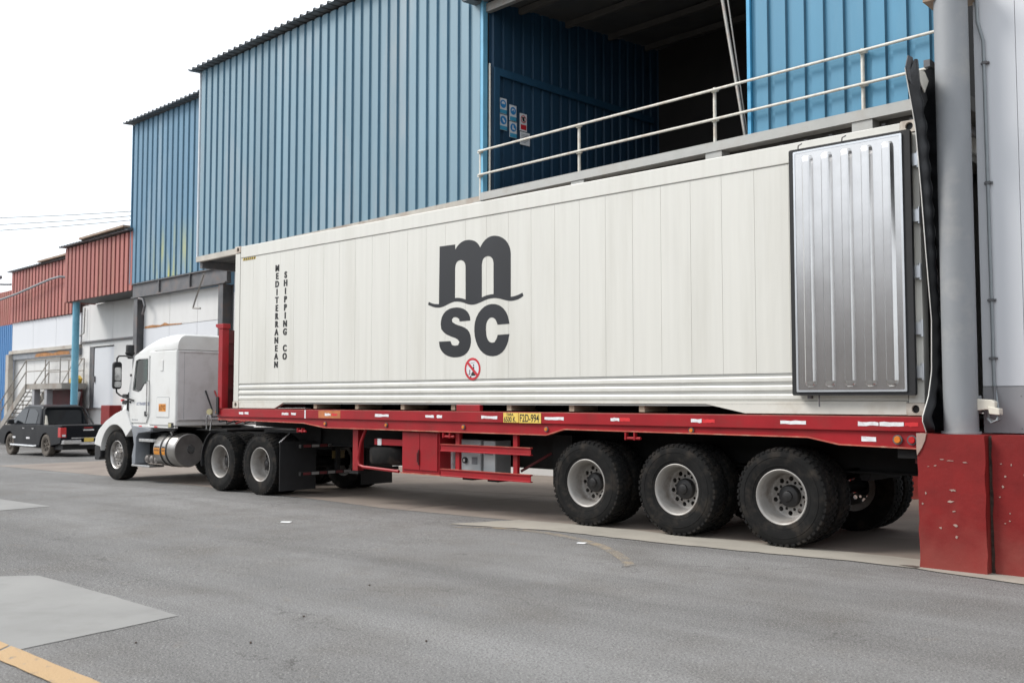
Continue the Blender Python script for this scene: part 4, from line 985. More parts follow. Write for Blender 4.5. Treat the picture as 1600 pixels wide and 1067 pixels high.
# painted plates with the number
p1 = box('weight_plate', yellow_plate, TR, 6.645, 6.915, -.0165, -.0125, 1.268, 1.398)
text('lettering', ink_mat, p1, 'TARA', 6.70, 1.357, .05, -.0166, 1.0, .001, th=.001); text('lettering', ink_mat, p1, '6500 K.', 6.655, 1.277, .096, -.0166, .74, .0015, th=.001)
p2 = box('number_plate', yellow_plate, TR, 6.925, 7.31, -.0165, -.0125, 1.266, 1.398)
text('lettering', ink_mat, p2, 'F2D-994', 6.937, 1.281, .142, -.0166, .68, .0018, th=.001)
box('container_guide', red_mat, TR, 5.74, 6.20, -.014, .055, 1.4102, 1.50, bevel=.006)
for x in (1.95, 5.45, 8.63):
    MB().box(x, x + .02, -.005, .05, 1.03, 1.10).box(x + .13, x + .15, -.005, .05, 1.03, 1.10).cyl((x - .01, .02, 1.05), (x + .22, .02, 1.05), .018, n=10).build('winch', red_mat, TR) if x != 8.63 else \
    MB().box(x, x + .02, -.005, .05, 1.09, 1.18).box(x + .13, x + .15, -.005, .05, 1.09, 1.18).cyl((x - .01, .02, 1.11), (x + .22, .02, 1.11), .018, n=10).build('winch', red_mat, TR)
# tool cabinet
tb = box('tool_cabinet', red_mat, TR, 4.50, 5.31, .075, .55, .50, 1.105, bevel=.008)
for a, b in ((4.53, 4.90), (4.91, 5.28)): box('cabinet_door', red_mat, tb, a, b, .058, .074, .545, 1.085, bevel=.004)
MB().box(4.885, 4.90, .038, .056, .62, .84).box(4.87, 4.885, .03, .056, .66, .80).build('latch_handle', red_dark, tb)
MB().box(4.48, 5.33, .06, .56, .485, .499).build('cabinet_base', red_edge, tb)
# side guard: two channels on two posts
for z in (.845, .495):
    prof = [(.0, z - .005), (.05, z - .005), (.05, z + .008), (.018, z + .012), (.018, z + .078), (.05, z + .082), (.05, z + .095), (.0, z + .095), (.0, z + .082), (.012, z + .076), (.012, z + .014), (.0, z + .008)]
    MB().prism(prof, 'X', 5.40, 7.11).build('guard_rail', red_mat, TR)
    MB().box(5.402, 7.108, -.003, .05, z + .0953, z + .099).build('guard_edge', red_edge, TR)
for x in (5.66, 6.76): box('guard_post', red_mat, TR, x, x + .075, .052, .10, .50, 1.115)
tube('guard_brace', red_dark, TR, [(6.84, .12, .62), (7.05, .5, .85)], .018, 6)
# grey control boxes slung beside the beam
cb = box('control_box', grey_box, TR, 5.44, 5.91, .30, .62, .48, 1.0, bevel=.008)
cyl('dial', gasket_mat, cb, (5.61, .301, .71), (5.61, .275, .71), .045, n=20); cyl('dial_cap', chrome_mat, cb, (5.61, .274, .71), (5.61, .268, .71), .022, n=14)
box('info_plate', plastic_grey, cb, 5.74, 5.85, .294, .299, .66, .76)
cb2 = box('control_box', box_side, TR, 5.98, 6.20, .31, .62, .48, 1.0, bevel=.008)
box('front_cover', grey_box, cb2, 5.975, 6.195, .296, .309, .485, .995); box('info_plate', plastic_grey, cb2, 6.0, 6.16, .291, .295, .80, .87)
box('white_post', white_tape, TR, 5.30, 5.35, .30, .35, .50, .9)
for x in (5.5, 6.0): box('support_foot', black_mat, TR, x, x + .2, .35, .6, .425, .478)
# landing legs, spare wheel carrier
for yy in (.12, W - .24):
    lg = box('landing_leg', red_mat, TR, 3.27, 3.40, yy, yy + .12, .46, 1.12, bevel=.006)
    MB().box(3.22, 3.45, yy - .03, yy + .15, .415, .455).build('leg_foot', black_mat, lg)
sp = MB().lathe([(.29, -.10), (.34, -.13), (.44, -.14), (.50, -.12), (.52, -.09), (.52, .09), (.50, .12), (.44, .14), (.34, .13), (.29, .10)], (3.92, .60, .71), 'Z', 40, close=True).build('spare_tyre', rubber_mat, TR, smooth=True)
MB().lathe([(.0, -.02), (.2, -.03), (.28, -.09), (.29, .09)], (3.92, .60, .71), 'Z', 28).build('spare_rim', rim_mat, sp, smooth=True)
tube('spare_carrier', red_mat, TR, [(3.62, .10, 1.12), (3.50, .10, .90), (3.44, .10, .66), (3.46, .10, .56), (3.56, .10, .53), (4.4, .10, .50)], .024, 8)
MB().box(3.78, 4.56, .14, .2, .88, .97).build('carrier_plate', red_mat, TR); box('carrier_label', white_tape, TR, 3.86, 3.95, .132, .139, .875, .975)
# axles and running gear
for i, x in enumerate((7.99, 9.32, 10.64)):
    dual(TR, x, .533, .3 + i * .5)
    ax = cyl('axle', black_mat, TR, (x, .3, .533), (x, W - .3, .533), .07, n=14)
    for yy in (.78, W - .88):
        MB().loft([[(x - .55, yy, .80), (x - .55, yy + .09, .80), (x - .55, yy + .09, .84), (x - .55, yy, .84)], [(x, yy, .61), (x, yy + .09, .61), (x, yy + .09, .72), (x, yy, .72)], [(x + .55, yy, .80), (x + .55, yy + .09, .80), (x + .55, yy + .09, .84), (x + .55, yy, .84)]]).build('leaf_spring', black_mat, TR)
    for xx in (x - .62, x + .62): MB().prism([(xx - .08, .80), (xx + .08, .80), (xx + .04, .70), (xx - .04, .70)], 'Y', .76, W - .76).build('spring_hanger', black_mat, TR)  # hangers blackened to imitate underdeck shade
box('valve_box', black_mat, TR, 7.12, 7.45, .45, 1.3, .45, 1.1)
box('equipment_tray', black_mat, TR, 5.3, 7.1, .66, 1.5, .62, 1.1)
for x, yy in ((7.5, .9), (8.7, .95), (10.0, .95)):
    cyl('air_tank', black_mat, TR, (x, yy, .92), (x + .5, yy, .92), .12, n=16)
box('rear_crossbeam', black_mat, TR, 11.9, 12.1, .05, W - .05, 1.0, 1.25)

# ================================================================== TRACTOR
TK = thing('tractor_truck', 'white bonneted tractor truck with sleeper cab pulling the red trailer', 'truck', (-2.5, 1.3, gz(-2.5)))
YL, YR = .13, 2.50; YC = (YL + YR) / 2
door_o = [(-4.13, 1.10), (-4.16, 1.45), (-4.12, 1.80), (-3.98, 2.40), (-3.88, 2.45), (-3.37, 2.45), (-3.37, 1.24), (-3.46, 1.10)]
win_o = [(-4.02, 1.78), (-3.90, 2.36), (-3.80, 2.39), (-3.42, 2.39), (-3.42, 1.93), (-3.56, 1.90), (-3.68, 1.78), (-3.80, 1.745)]
shell = [(-4.24, 1.03), (-4.24, 1.80), (-4.03, 2.47), (-3.90, 2.52), (-3.32, 2.56), (-3.32, 1.03)]
for y, sg, nm in ((YL + .03, -1, 'near'), (YR - .03, 1, 'far')):
    flat('cab_side', truck_white, TK, [shell, [(x * 1.0 + (.02 if x < -3.7 else -.02), z + (-.0)) for x, z in win_o]], y, .04, sign=-sg)
    dd = flat('door', truck_white, TK, [door_o, win_o], y + sg * .001, .022, sign=sg)
    ysurf = y + sg * .023
    flat('window_seal', gasket_mat, dd, [[(x + (-.012 if x < -3.8 else .012), z + (.012 if z > 2.1 else -.014)) for x, z in win_o], win_o], ysurf, .006, sign=sg)
    flat('window_pane', glass_mat, dd, [win_o], y + sg * .008, .004, sign=sg)
    box('door_handle', gasket_mat, dd, -3.49, -3.41, min(ysurf, ysurf + sg * .02), max(ysurf, ysurf + sg * .02), 1.235, 1.33)
    tube('grab_bar', chrome_mat, dd, [(-3.36, ysurf, 1.95), (-3.34, ysurf + sg * .05, 1.93), (-3.335, ysurf + sg * .05, 1.5), (-3.34, ysurf + sg * .05, 1.28), (-3.36, ysurf, 1.26)], .014, 8)
    if sg < 0:
        text('lettering', blue_ink, dd, 'AZ TRANSPORTE', -3.86, 1.455, .085, ysurf, .82, .002, th=.001)
        for k in range(4): flat('small_mark', plastic_grey, dd, [[(-4.04 + k * .065, 1.145), (-3.99 + k * .065, 1.145), (-3.99 + k * .065, 1.165), (-4.04 + k * .065, 1.165)]], ysurf, .001)
        MB().box(-4.14, -4.10, ysurf - .02, ysurf, 1.50, 1.54).box(-4.13, -4.09, ysurf - .02, ysurf, 2.05, 2.10).build('door_hinge', gasket_mat, dd)
MB().loft([[(-4.235, YL + .03, 1.80), (-4.22, YL + .03, 1.80), (-4.01, YL + .05, 2.47), (-4.025, YL + .05, 2.47)], [(-4.235, YR - .03, 1.80), (-4.22, YR - .03, 1.80), (-4.01, YR - .05, 2.47), (-4.025, YR - .05, 2.47)]]).build('windscreen', glass_mat, TK)
MB().box(-4.22, -3.33, YL + .08, YR - .08, 1.03, 1.09).box(-4.23, -4.18, YL + .08, YR - .08, 1.03, 1.79).build('cab_floor', pick_trim, TK)
for yy in (YL + .25, YR - .75):
    st = MB().box(-3.75, -3.40, yy, yy + .5, 1.55, 1.70).box(-3.5, -3.38, yy, yy + .5, 1.70, 2.2).build('seat', pick_trim, TK, bevel=.04)
MB().lathe([(.20, -.012), (.215, 0), (.20, .012)], (-4.0, YL + .5, 1.80), 'X', 20, close=True).build('steering_wheel', pick_trim, TK, smooth=True)
box('dashboard', pick_trim, TK, -4.17, -3.95, YL + .09, YR - .09, 1.55, 1.80)
# sleeper
def rring(x, y0, y1, z0, z1, r, n=5):
    return [(x, a, b) for a, b in rrect(y0, y1, z0, z1, r, n)]
slp = MB().prism([(-3.318, 1.05), (-2.26, 1.05), (-2.25, 2.55), (-3.318, 2.55)], 'Y', YL, YR).build('sleeper', truck_white, TK, bevel=.025)
box('sleeper_rear_panel', truck_grey, slp, -2.249, -2.238, YL + .03, YR - .03, 1.16, 2.53, bevel=.004)
box('panel_seam', plastic_grey, slp, -2.2378, -2.2368, YL + .16, YL + .165, 1.17, 2.52)
for z in (1.17, 2.5): box('trim_strip', truck_grey, slp, -2.2375, -2.225, YL + .05, YR - .05, z, z + .02)
# roof fairing: cross sections growing from the windscreen to the back
secs = [(-4.05, .06, 2.46, .05), (-3.92, .05, 2.56, .08), (-3.62, .035, 2.66, .10), (-3.34, .015, 2.74, .14), (-3.1, .004, 2.81, .20), (-2.7, .002, 2.855, .24), (-2.30, .002, 2.865, .25), (-2.245, .02, 2.83, .23)]
def arch(x, inset, zt, r):
    z0 = 2.452 if x < -3.33 else 2.552
    r = min(r, zt - z0 - .002)
    pts = [(x, YL + inset, z0)]
    for i in range(7):
        a = R(180 - 90 * i / 6); pts.append((x, YL + inset + r * .75 + r * .75 * math.cos(a), zt - r + r * math.sin(a)))
    for i in range(7):
        a = R(90 - 90 * i / 6); pts.append((x, YR - inset - r * .75 + r * .75 * math.cos(a), zt - r + r * math.sin(a)))
    pts.append((x, YR - inset, z0)); return pts
MB().loft([arch(*s) for s in secs]).build('roof_fairing', truck_white, TK, smooth=True)
box('roof_marker', gasket_mat, TK, -3.28, -3.2, YL + .35, YL + .5, 2.80, 2.86)
cyl('roof_beacon', amber_mat, TK, (-3.75, YL + .6, 2.64), (-3.75, YL + .6, 2.74), .05, n=14)
# sleeper side details
v = MB().prism(rrect(-2.88, -2.77, 2.14, 2.36, .015), 'Y', YL - .012, YL).build('side_vent', truck_white, slp, bevel=.004)
flat('locker_door_seam', plastic_grey, slp, [rrect(-3.02, -2.50, 1.21, 1.62, .03), rrect(-3.012, -2.508, 1.218, 1.612, .028)], YL, .001)
box('locker_door', truck_white, slp, -3.01, -2.51, YL - .006, YL, 1.22, 1.61, bevel=.004)
op = box('orange_plate', orange_mat, slp, -2.91, -2.63, YL - .0085, YL - .0065, 1.335, 1.485)
for k, (a, b, c, d) in enumerate(((-2.89, -2.84, 1.36, 1.44), (-2.82, -2.77, 1.36, 1.46), (-2.75, -2.735, 1.40, 1.46), (-2.72, -2.65, 1.37, 1.46))): flat('plate_mark', M('brown_ink', (.18, .05, .01), .6), op, [rrect(a, b, c, d, .008), rrect(a + .014, b - .014, c + .02, d - .02, .003)] if b - a > .03 else [rrect(a, b, c, d, .004)], YL - .0086, .001)
box('sill', truck_white, TK, -4.10, -2.30, YL + .01, YL + .08, 1.005, 1.045, bevel=.006)
for x in (-3.74, -3.10): box('side_reflector', red_tape, TK, x, x + .12, YL + .004, YL + .0095, 1.012, 1.04)
o = box('side_lamp', gasket_mat, TK, -2.53, -2.33, YL - .004, YL + .05, 1.02, 1.115); box('lens', lens_mat, o, -2.515, -2.41, YL - .010, YL - .0045, 1.03, 1.105)
tube('cab_gasket', gasket_mat, TK, [(-4.26, YL + .05, 1.72), (-4.27, YL + .03, 1.5), (-4.26, YL + .02, 1.25), (-4.20, YL + .02, 1.08), (-4.05, YL + .03, .985), (-3.6, YL + .05, .97), (-2.35, YL + .06, .98)], .03, 8)
# bonnet
def hood_ring(x, hw, zt, zb, r):
    pts = [(x, YC - hw, zb)]
    for i in range(8):
        a = R(180 - 90 * i / 7); pts.append((x, YC - hw + r + r * math.cos(a), zt - r + r * math.sin(a)))
    for i in range(8):
        a = R(90 - 90 * i / 7); pts.append((x, YC + hw - r + r * math.cos(a), zt - r + r * math.sin(a)))
    pts.append((x, YC + hw, zb)); return pts
hd = MB().loft([hood_ring(*s) for s in ((-4.28, 1.15, 1.80, 1.0, .34), (-4.5, 1.12, 1.76, 1.0, .36), (-4.8, 1.04, 1.60, 1.0, .38), (-5.1, .95, 1.43, .95, .36), (-5.4, .84, 1.22, .8, .30), (-5.58, .74, 1.04, .7, .24), (-5.68, .66, .90, .6, .18), (-5.71, .60, .80, .55, .12))]).build('bonnet', truck_white, TK, smooth=True)
for z in (1.60, 1.47): prism('bonnet_vent', gasket_mat, hd, rrect(-4.58, -4.40, z, z + .085, .03), 'Y', YC - 1.135, YC - 1.06)
box('vent_badge', red_tape, hd, -4.72, -4.67, YC - 1.095, YC - 1.04, 1.53, 1.58)
# front wing over the steer wheel
WX, WZ = -4.73, .405
def wing(name, mat, y0, y1):
    outer = [(-5.66, .60), (-5.60, .76), (-5.45, .93), (-5.15, 1.11), (-4.73, 1.27), (-4.42, 1.35), (-4.27, 1.38), (-4.02, 1.03), (-3.97, .98)]
    inner = [(WX + .64 * math.cos(R(a)), WZ + .64 * math.sin(R(a))) for a in range(38, 175, 8)]
    inner = inner + [(-5.372, .56)]
    return prism(name, mat, TK, outer + inner, 'Y', y0, y1, bevel=.03)
for y0, y1 in ((YL - .03, YL + .55), (YR - .55, YR + .03)):
    wing('front_wing', truck_white, y0, y1)
MB().prism([(-5.70, .27), (-5.50, .27), (-5.42, .34), (-5.42, .56), (-5.64, .592), (-5.71, .55)], 'Y', YL + .0, YR - .0).build('bumper', pick_trim, TK, bevel=.02)
for y0, y1 in ((YL - .02, YL + .3), (YR - .3, YR + .02)):
    MB().prism([(-4.06, 1.04), (-3.2, .99), (-3.2, .93), (-3.72, .88), (-3.80, .78), (-3.82, .26), (-3.95, .23), (-3.97, .42), (-3.89, .65), (-3.95, .85)], 'Y', y0, y1).build('step_fairing', plastic_grey, TK, bevel=.012)
    ym = y0 + .02 if y0 < 1 else y0
    MB().box(-3.97, -3.22, ym - .02, y1, .205, .245).build('step', chrome_mat, TK, bevel=.006)
    MB().box(-3.72, -3.12, ym, y1, .715, .775).build('upper_step', chrome_mat, TK, bevel=.006)
box('battery_box', black_mat, TK, -3.75, -3.15, .40, .85, .26, .9)
for k, x in enumerate((-3.58, -3.39, -3.20)):
    MB().lathe([(0, -.05), (.04, -.045), (.075, -.02), (.088, .02), (.09, .4)], (x, .26, .36), 'Y', 18).build('air_tank', tank_end, TK, smooth=True)
# mirrors
tube('mirror_arm', gasket_mat, TK, [(-4.06, YL, 2.44), (-4.25, .06, 2.48), (-4.40, -.0, 2.48), (-4.46, -.01, 2.43), (-4.46, -.01, 2.30)], .018, 8)
tube('mirror_arm', gasket_mat, TK, [(-4.46, -.01, 1.82), (-4.45, -.01, 1.72), (-4.36, .02, 1.66), (-4.10, YL - .03, 1.58), (-3.95, YL - .015, 1.55)], .018, 8)
mr = MB().prism(rrect(-.10, .085, 1.79, 2.36, .06), 'X', -4.50, -4.41).build('mirror', gasket_mat, TK, bevel=.02)
MB().prism(rrect(-.08, .065, 1.97, 2.24, .03), 'X', -4.412, -4.405).build('mirror_glass', chrome_mat, mr); MB().prism(rrect(-.08, .065, 1.83, 1.95, .03), 'X', -4.412, -4.405).build('wide_angle_glass', chrome_mat, mr)
MB().lathe([(0, .17), (.075, .17), (.085, .15), (.085, .02), (.098, .01), (.098, -.01), (.05, -.08), (.045, -.12), (0, -.12)], (-4.40, .24, 2.55), 'Z', 20).build('air_intake', gasket_mat, TK, smooth=True)
# fuel tank with straps and labels
ty, tz, tr_ = .46, .57, .335
tk = MB().lathe([(0, 0), (.30, .0), (.325, .012), (tr_, .03), (tr_, .80), (.325, .82), (.30, .835), (0, .835)], (-3.13, ty, tz), 'X', 40).build('fuel_tank', tank_mat, TK, smooth=True)
MB().lathe([(0, .838), (.302, .838), (.312, .842), (.315, .825)], (-3.13, ty, tz), 'X', 40).build('tank_end', tank_end, tk, smooth=True)
cyl('end_disc', chrome_mat, tk, (-2.292, ty + .03, tz + .02), (-2.284, ty + .03, tz + .02), .085, n=20)
for x in (.29, .50): MB().lathe([(tr_ + .001, x), (tr_ + .009, x), (tr_ + .009, x + .05), (tr_ + .001, x + .05)], (-3.13, ty, tz), 'X', 40).build('strap', gasket_mat, tk, smooth=True)
for x0_, x1_ in ((-3.08, -2.85), (-2.77, -2.64)):
    lb = []
    for i in range(9):
        a = R(164 + 24 * i / 8); lb.append((ty + (tr_ + .002) * math.cos(a), tz - (tr_ + .002) * math.sin(a) * -1))
    lab = MB().loft([[(x, p[0], 2 * tz - p[1]) for p in lb] for x in (x0_, x1_)], closed=False, caps=False).build('tank_label', orange_mat, tk)
    k = 0; xx = x0_ + .015
    rr = random.Random(4)
    while xx < x1_ - .03:
        w_ = rr.uniform(.012, .024)
        for a0 in (167, 177):
            q = [(ty + (tr_ + .003) * math.cos(R(a)), tz + (tr_ + .003) * math.sin(R(a))) for a in (a0, a0 + 7)]
            MB().add([(xx, q[0][0], q[0][1]), (xx + w_, q[0][0], q[0][1]), (xx + w_, q[1][0], q[1][1]), (xx, q[1][0], q[1][1])], [(0, 1, 2, 3)]).build('label_mark', ink_mat, lab)
        xx += w_ + .012
tube('fuel_cap', chrome_mat, tk, [(-2.74, ty - .12, tz + .30), (-2.73, ty - .15, tz + .37)], .03, 10)
# frame, fifth wheel, hoses
for yy in (.86, 1.68): box('frame_rail', black_mat, TK, -5.4, 1.75, yy, yy + .08, .70, .96)
for x in (-3.0, -1.4, -.1, 1.5): box('frame_cross_member', black_mat, TK, x, x + .1, .94, 1.68, .72, .94)
prism('fifth_wheel', hub_mat, TK, [(-.25, 1.02), (1.0, 1.02), (1.15, .98), (1.0, .97), (-.25, .97)], 'Y', .82, 1.8)
box('deck_plate', black_mat, TK, -2.1, -1.0, .5, 2.1, .97, 1.0)
hose_red = M('hose_red', (.4, .03, .03), .5)
for k, (m, yy) in enumerate(((gasket_mat, .75), (hose_red, .95), (gasket_mat, 1.15))):
    pts = [(-2.22, yy, 1.75)] + [(-2.05 + .09 * i + .05 * math.sin(i * 2.1), yy + .06 * math.cos(i * 2.1), 1.35 - .2 * math.sin(math.pi * i / 16) + .05 * math.sin(i * 2.1)) for i in range(17)] + [(-.4, yy, 1.3)]
    tube('air_hose', m, TK, pts, .016, 6)
tube('hose_hanger', chrome_mat, TK, [(-1.05, .10, 1.02), (-1.02, .08, 1.24), (-.97, .08, 1.30), (-.90, .08, 1.28), (-.86, .09, 1.20), (-.92, .10, 1.0)], .014, 8)
cyl('work_lamp', lens_mat, TK, (-.93, .10, 1.34), (-.90, .06, 1.345), .055, n=16)
# drive wheels, mudguards, steer wheels
for i, x in enumerate((-.50, .79)):
    for flip, yo, yi in ((False, .18, .51), (True, W + .05 - .18, W + .05 - .51)):
        put_wheel(TK, (x, yo, .445), 'outer', flip, .7 + i); put_wheel(TK, (x, yi, .445), 'inner', flip, i)
    cyl('axle', black_mat, TK, (x, .4, .445), (x, 2.1, .445), .1, n=14)
for flip, yo in ((False, YL + .15), (True, YR - .15)): put_wheel(TK, (WX, yo, WZ), 'steer', flip, .2)
for yy in (.02, W - .62):
    arcp = [(-.50 + rr_ * math.cos(R(a)), .445 + rr_ * math.sin(R(a))) for rr_, rng in ((.60, range(118, 196, 6)), (.585, range(190, 112, -6))) for a in rng]
    prism('quarter_mudguard', gasket_mat, TK, arcp, 'Y', yy, yy + .62)
for yy in (0.0, W - .70):
    mf = MB().box(1.46, 1.472, yy, yy + .74, .03, .86).build('mud_flap', gasket_mat, TK)
    tube('flap_hanger', chrome_mat, mf, [(1.44, yy + .01, .84), (1.46, yy + .20, 1.0)], .012, 6)
bar = MB().box(1.80, 1.86, .15, 2.3, .76, .82).box(1.80, 1.86, .15, 2.3, .30, .36).box(1.79, 1.85, .9, .98, .3, 1.0).box(1.79, 1.85, 1.55, 1.63, .3, 1.0).build('rear_bar', black_mat, TK)
for z in (.77, .31):
    for k in range(7): box('bar_reflector', M('shaded_white_tape', (.22, .21, .2), .6) if k % 2 else M('shaded_red_tape', (.10, .01, .012), .6), bar, 1.861, 1.864, .2 + k * .17, .35 + k * .17, z, z + .045)  # tape colours dimmed to imitate the shade behind the drive wheels
box('rear_plate', M('shaded_yellow_plate', (.10, .07, .02), .6), TK, 1.80, 1.81, .84, 1.10, .56, .69)  # yellow darkened, the shade it sits in is part of the colour

# ================================================================== PICKUP
PZ = -.405
PK = thing('pickup_truck', 'dark grey double cab pickup parked by the steel staircase', 'pickup truck', (-20.6, 5.5, PZ))
PY0, PY1 = 4.60, 6.42; RX, FX = -19.16, -22.25; wr = .385
def parch(cx, a0, a1, r=.46, st=12): return [(cx + r * math.cos(R(a)), PZ + .37 + r * math.sin(R(a))) for a in range(a0, a1, st if a1 > a0 else -st)]
low = [(-17.98, PZ + .50), (-17.92, PZ + .62), (-17.98, PZ + 1.06), (-19.75, PZ + 1.10), (-19.78, PZ + 1.10), (-22.0, PZ + 1.08), (-22.9, PZ + 1.02), (-23.2, PZ + .85), (-23.25, PZ + .5), (-23.1, PZ + .36)]
lowb = [(FX - .46, PZ + .36)] + parch(FX, 180, -1) + [(FX + .47, PZ + .34), (RX - .47, PZ + .34)] + parch(RX, 180, -1) + [(RX + .5, PZ + .42)]
prism('lower_body', pick_mat, PK, low + lowb, 'Y', PY0, PY1, bevel=.11)
# cabin: tapered glasshouse
g = [((-19.72, 1.09), (-19.86, 1.74)), ((-22.35, 1.07), (-21.55, 1.75))]
def cabring(y, ins, gr=0):
    return [(-19.70 - ins * .3, y, PZ + 1.06), (-22.55 + ins, y, PZ + 1.06), (-21.5 + ins, y + (.16 if y < 5.5 else -.16), PZ + 1.72), (-21.2, y + (.20 if y < 5.5 else -.20), PZ + 1.785), (-20.2, y + (.20 if y < 5.5 else -.20), PZ + 1.785), (-19.92 - ins * .3, y + (.16 if y < 5.5 else -.16), PZ + 1.72)]
MB().loft([cabring(PY0 + .05, 0), cabring(PY1 - .05, 0)]).build('cabin', pick_mat, PK, bevel=.07)
# side windows sit in the slanted flank
def on_flank(x, z): 
    f = (z - 1.06) / .66; return (x, PY0 + .05 + .16 * f - .006, PZ + z)
for pts in ([(-22.12, 1.14), (-21.62, 1.60), (-21.05, 1.64), (-21.05, 1.12)], [(-20.98, 1.12), (-20.98, 1.64), (-20.45, 1.63), (-20.12, 1.50), (-20.10, 1.14)]):
    q = [on_flank(*p) for p in pts]; MB().loft([q, [(a, b + .012, c) for a, b, c in q]]).build('side_window', tint_glass if False else M('dark_window', (.008, .010, .012), .08, 0, .1, spec=.3), PK)
q = [(-19.70, PY0 + .20, PZ + 1.12), (-19.70, PY1 - .20, PZ + 1.12), (-19.90, PY1 - .30, PZ + 1.68), (-19.90, PY0 + .30, PZ + 1.68)]
MB().loft([[(a + .012, b, c) for a, b, c in q], [(a - .01, b, c) for a, b, c in q]]).build('rear_window', M('dark_window', (.02, .024, .028)), PK)
# load bed recess, tailgate, lights, bumper
box('bed_liner', pick_trim, PK, -19.65, -18.06, PY0 + .10, PY1 - .10, PZ + 1.08, PZ + 1.105)
tg = box('tailgate', pick_mat, PK, -17.955, -17.925, PY0 + .20, PY1 - .20, PZ + .62, PZ + 1.07, bevel=.012)
box('tailgate_handle', chrome_mat, tg, -17.924, -17.90, 5.35, 5.72, PZ + .92, PZ + .97); box('brake_light', redlens_mat, tg, -17.924, -17.912, 5.38, 5.68, PZ + 1.01, PZ + 1.035)
for y0, y1 in ((PY0 - .006, PY0 + .19), (PY1 - .19, PY1 + .006)):
    tl = MB().box(-18.14, -17.915, y0, y1, PZ + .70, PZ + 1.03).build('tail_light', redlens_mat, PK, bevel=.015)
    box('reverse_lens', sign_white, tl, -17.914, -17.908, y0 + .05, y1 - .03, PZ + .73, PZ + .80)
bp_ = MB().box(-17.98, -17.74, PY0 + .03, PY0 + .62, PZ + .48, PZ + .62).box(-17.98, -17.74, PY1 - .62, PY1 - .03, PZ + .48, PZ + .62).box(-17.98, -17.80, PY0 + .6, PY1 - .6, PZ + .44, PZ + .54).build('rear_bumper', chrome_mat, PK, bevel=.015)
box('number_plate', yellow_plate, bp_, -17.799, -17.79, 5.34, 5.66, PZ + .55, PZ + .68)
MB().box(-17.96, -17.90, PY0 + .35, PY1 - .35, PZ + .66, PZ + .69).build('chrome_strip', chrome_mat, PK)
MB().tube([(-19.55, PY0 + .12, PZ + 1.08), (-19.75, PY0 + .2, PZ + 1.62), (-19.80, PY0 + .3, PZ + 1.70), (-19.80, PY1 - .3, PZ + 1.70), (-19.75, PY1 - .2, PZ + 1.62), (-19.2, PY1 - .12, PZ + 1.08)], .035, 8).build('roll_bar', pick_trim, PK, smooth=True)
cyl('bed_bundle', cream_box, PK, (-19.45, PY0 + .16, PZ + 1.09), (-19.5, PY0 + .16, PZ + 1.42), .06, .03, n=10)
MB().tube([(-22.0, PY0 - .03, PZ + .36), (-21.6, PY0 - .06, PZ + .36), (-19.9, PY0 - .06, PZ + .36), (-19.75, PY0 - .03, PZ + .38)], .04, 10).build('side_step', chrome_mat, PK, smooth=True)
mi = MB().box(-22.0, -21.86, PY0 - .20, PY0 + .02, PZ + 1.10, PZ + 1.26).build('door_mirror', pick_trim, PK, bevel=.03)
for x in (-21.05, -20.25): box('door_handle', chrome_mat, PK, x, x + .16, PY0 - .02, PY0 + .004, PZ + .95, PZ + .98)
for x in (-21.0, -19.98, -22.05): box('door_seam', pick_trim, PK, x, x + .012, PY0 - .002, PY0 + .006, PZ + .42, PZ + 1.08)
for x0_, x1_ in ((-21.95, -21.7), (-20.75, -20.45)): box('side_decal', white_tape, PK, x0_, x1_, PY0 - .003, PY0 + .004, PZ + .60, PZ + .66)
box('underbody', pick_trim, PK, -23.0, -18.1, PY0 + .15, PY1 - .15, PZ + .28, PZ + .5)
pw_t = MB().lathe([(.235, -.09), (.27, -.11), (.33, -.12), (.37, -.105), (wr, -.08), (wr, .08), (.37, .105), (.33, .12), (.27, .11), (.235, .09)], n=32)
pw_r = MB().lathe([(.235, -.09), (.22, -.085), (.21, -.03), (.19, -.02), (0, -.035)], n=32)
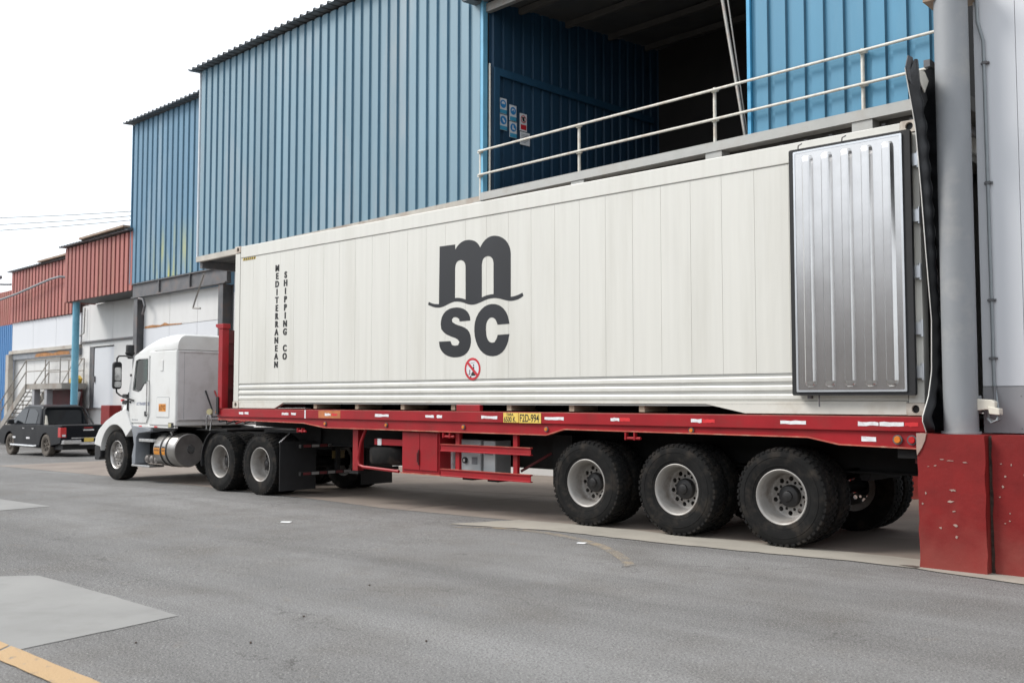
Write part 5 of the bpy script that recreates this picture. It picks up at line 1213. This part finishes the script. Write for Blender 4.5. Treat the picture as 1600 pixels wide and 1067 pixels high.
for i in range(6):
    a = 2 * math.pi * i / 6
    pw_r.loft([[(r * math.cos(a + d), y, r * math.sin(a + d)) for r, d in ((.05, -.5), (.05, .5), (.21, .14), (.21, -.14))] for y in (-.075, -.03)])
for x in (RX, FX):
    for y, fl in ((PY0 + .13, 0), (PY1 - .13, math.pi)):
        for key, mb, mt in (('prim', pw_r, rubber_dusty), ('ptyre', pw_t, rubber_dusty)): WM[key] = mb
        w_ = bpy.data.objects.new('wheel', get_me('prim', rubber_dusty)); COL.objects.link(w_); w_.parent = PK
        w_.location = (x - ORG[PK][0], y - ORG[PK][1], PZ + wr - ORG[PK][2] + gz(x) - PZ); w_.rotation_euler = (0, .3, fl)
        t_ = bpy.data.objects.new('tyre', get_me('ptyre', rubber_dusty)); COL.objects.link(t_); t_.parent = w_

# ================================================================== SMALL THINGS
def scrap(name, lab, cat, pts, h, mat, org):
    o = MB().loft([[(x, y, gz(x) + .006) for x, y in pts], [(x + .01, y + .01, gz(x) + .006 + h * (1 + .5 * (i % 2))) for i, (x, y) in enumerate(pts)]]).build(name, mat, None, org=org)
    o['label'] = lab; o['category'] = cat
scrap('paper_scrap', 'white paper scrap lying alone on the asphalt in front of the mud flap', 'paper', [(4.60, -2.10), (4.74, -2.05), (4.76, -2.09), (4.63, -2.14)], .008, paper_mat, (4.68, -2.1, gz(4.68)))
scrap('paper_scrap', 'tiny white scrap on the road near the front trailer wheel', 'paper', [(8.83, -1.17), (8.92, -1.13), (8.93, -1.17), (8.85, -1.2)], .006, paper_mat, (8.87, -1.16, 0))
rr = random.Random(9)
for k, (x, y, lab) in enumerate(((10.1, -6.1, 'dark pebble right of the yellow line end'), (9.7, -5.4, 'dark pebble beyond the concrete patch corner'), (10.9, -5.3, 'small dark pebble alone on the near asphalt'), (9.55, -6.6, 'dark pebble between concrete patch and yellow line'), (9.1, -4.3, 'dark pebble on the asphalt behind the patch corner'))):
    mb = MB().lathe([(0, -.004), (.008, 0), (.009, .004), (.005, .008), (0, .009)], (x, y, gz(x) + .004), 'Z', 7)
    o = mb.build('pebble', dirt_mat, None, org=(x, y, gz(x))); o['label'] = lab; o['category'] = 'pebble'; o['group'] = 'pebbles on the asphalt'
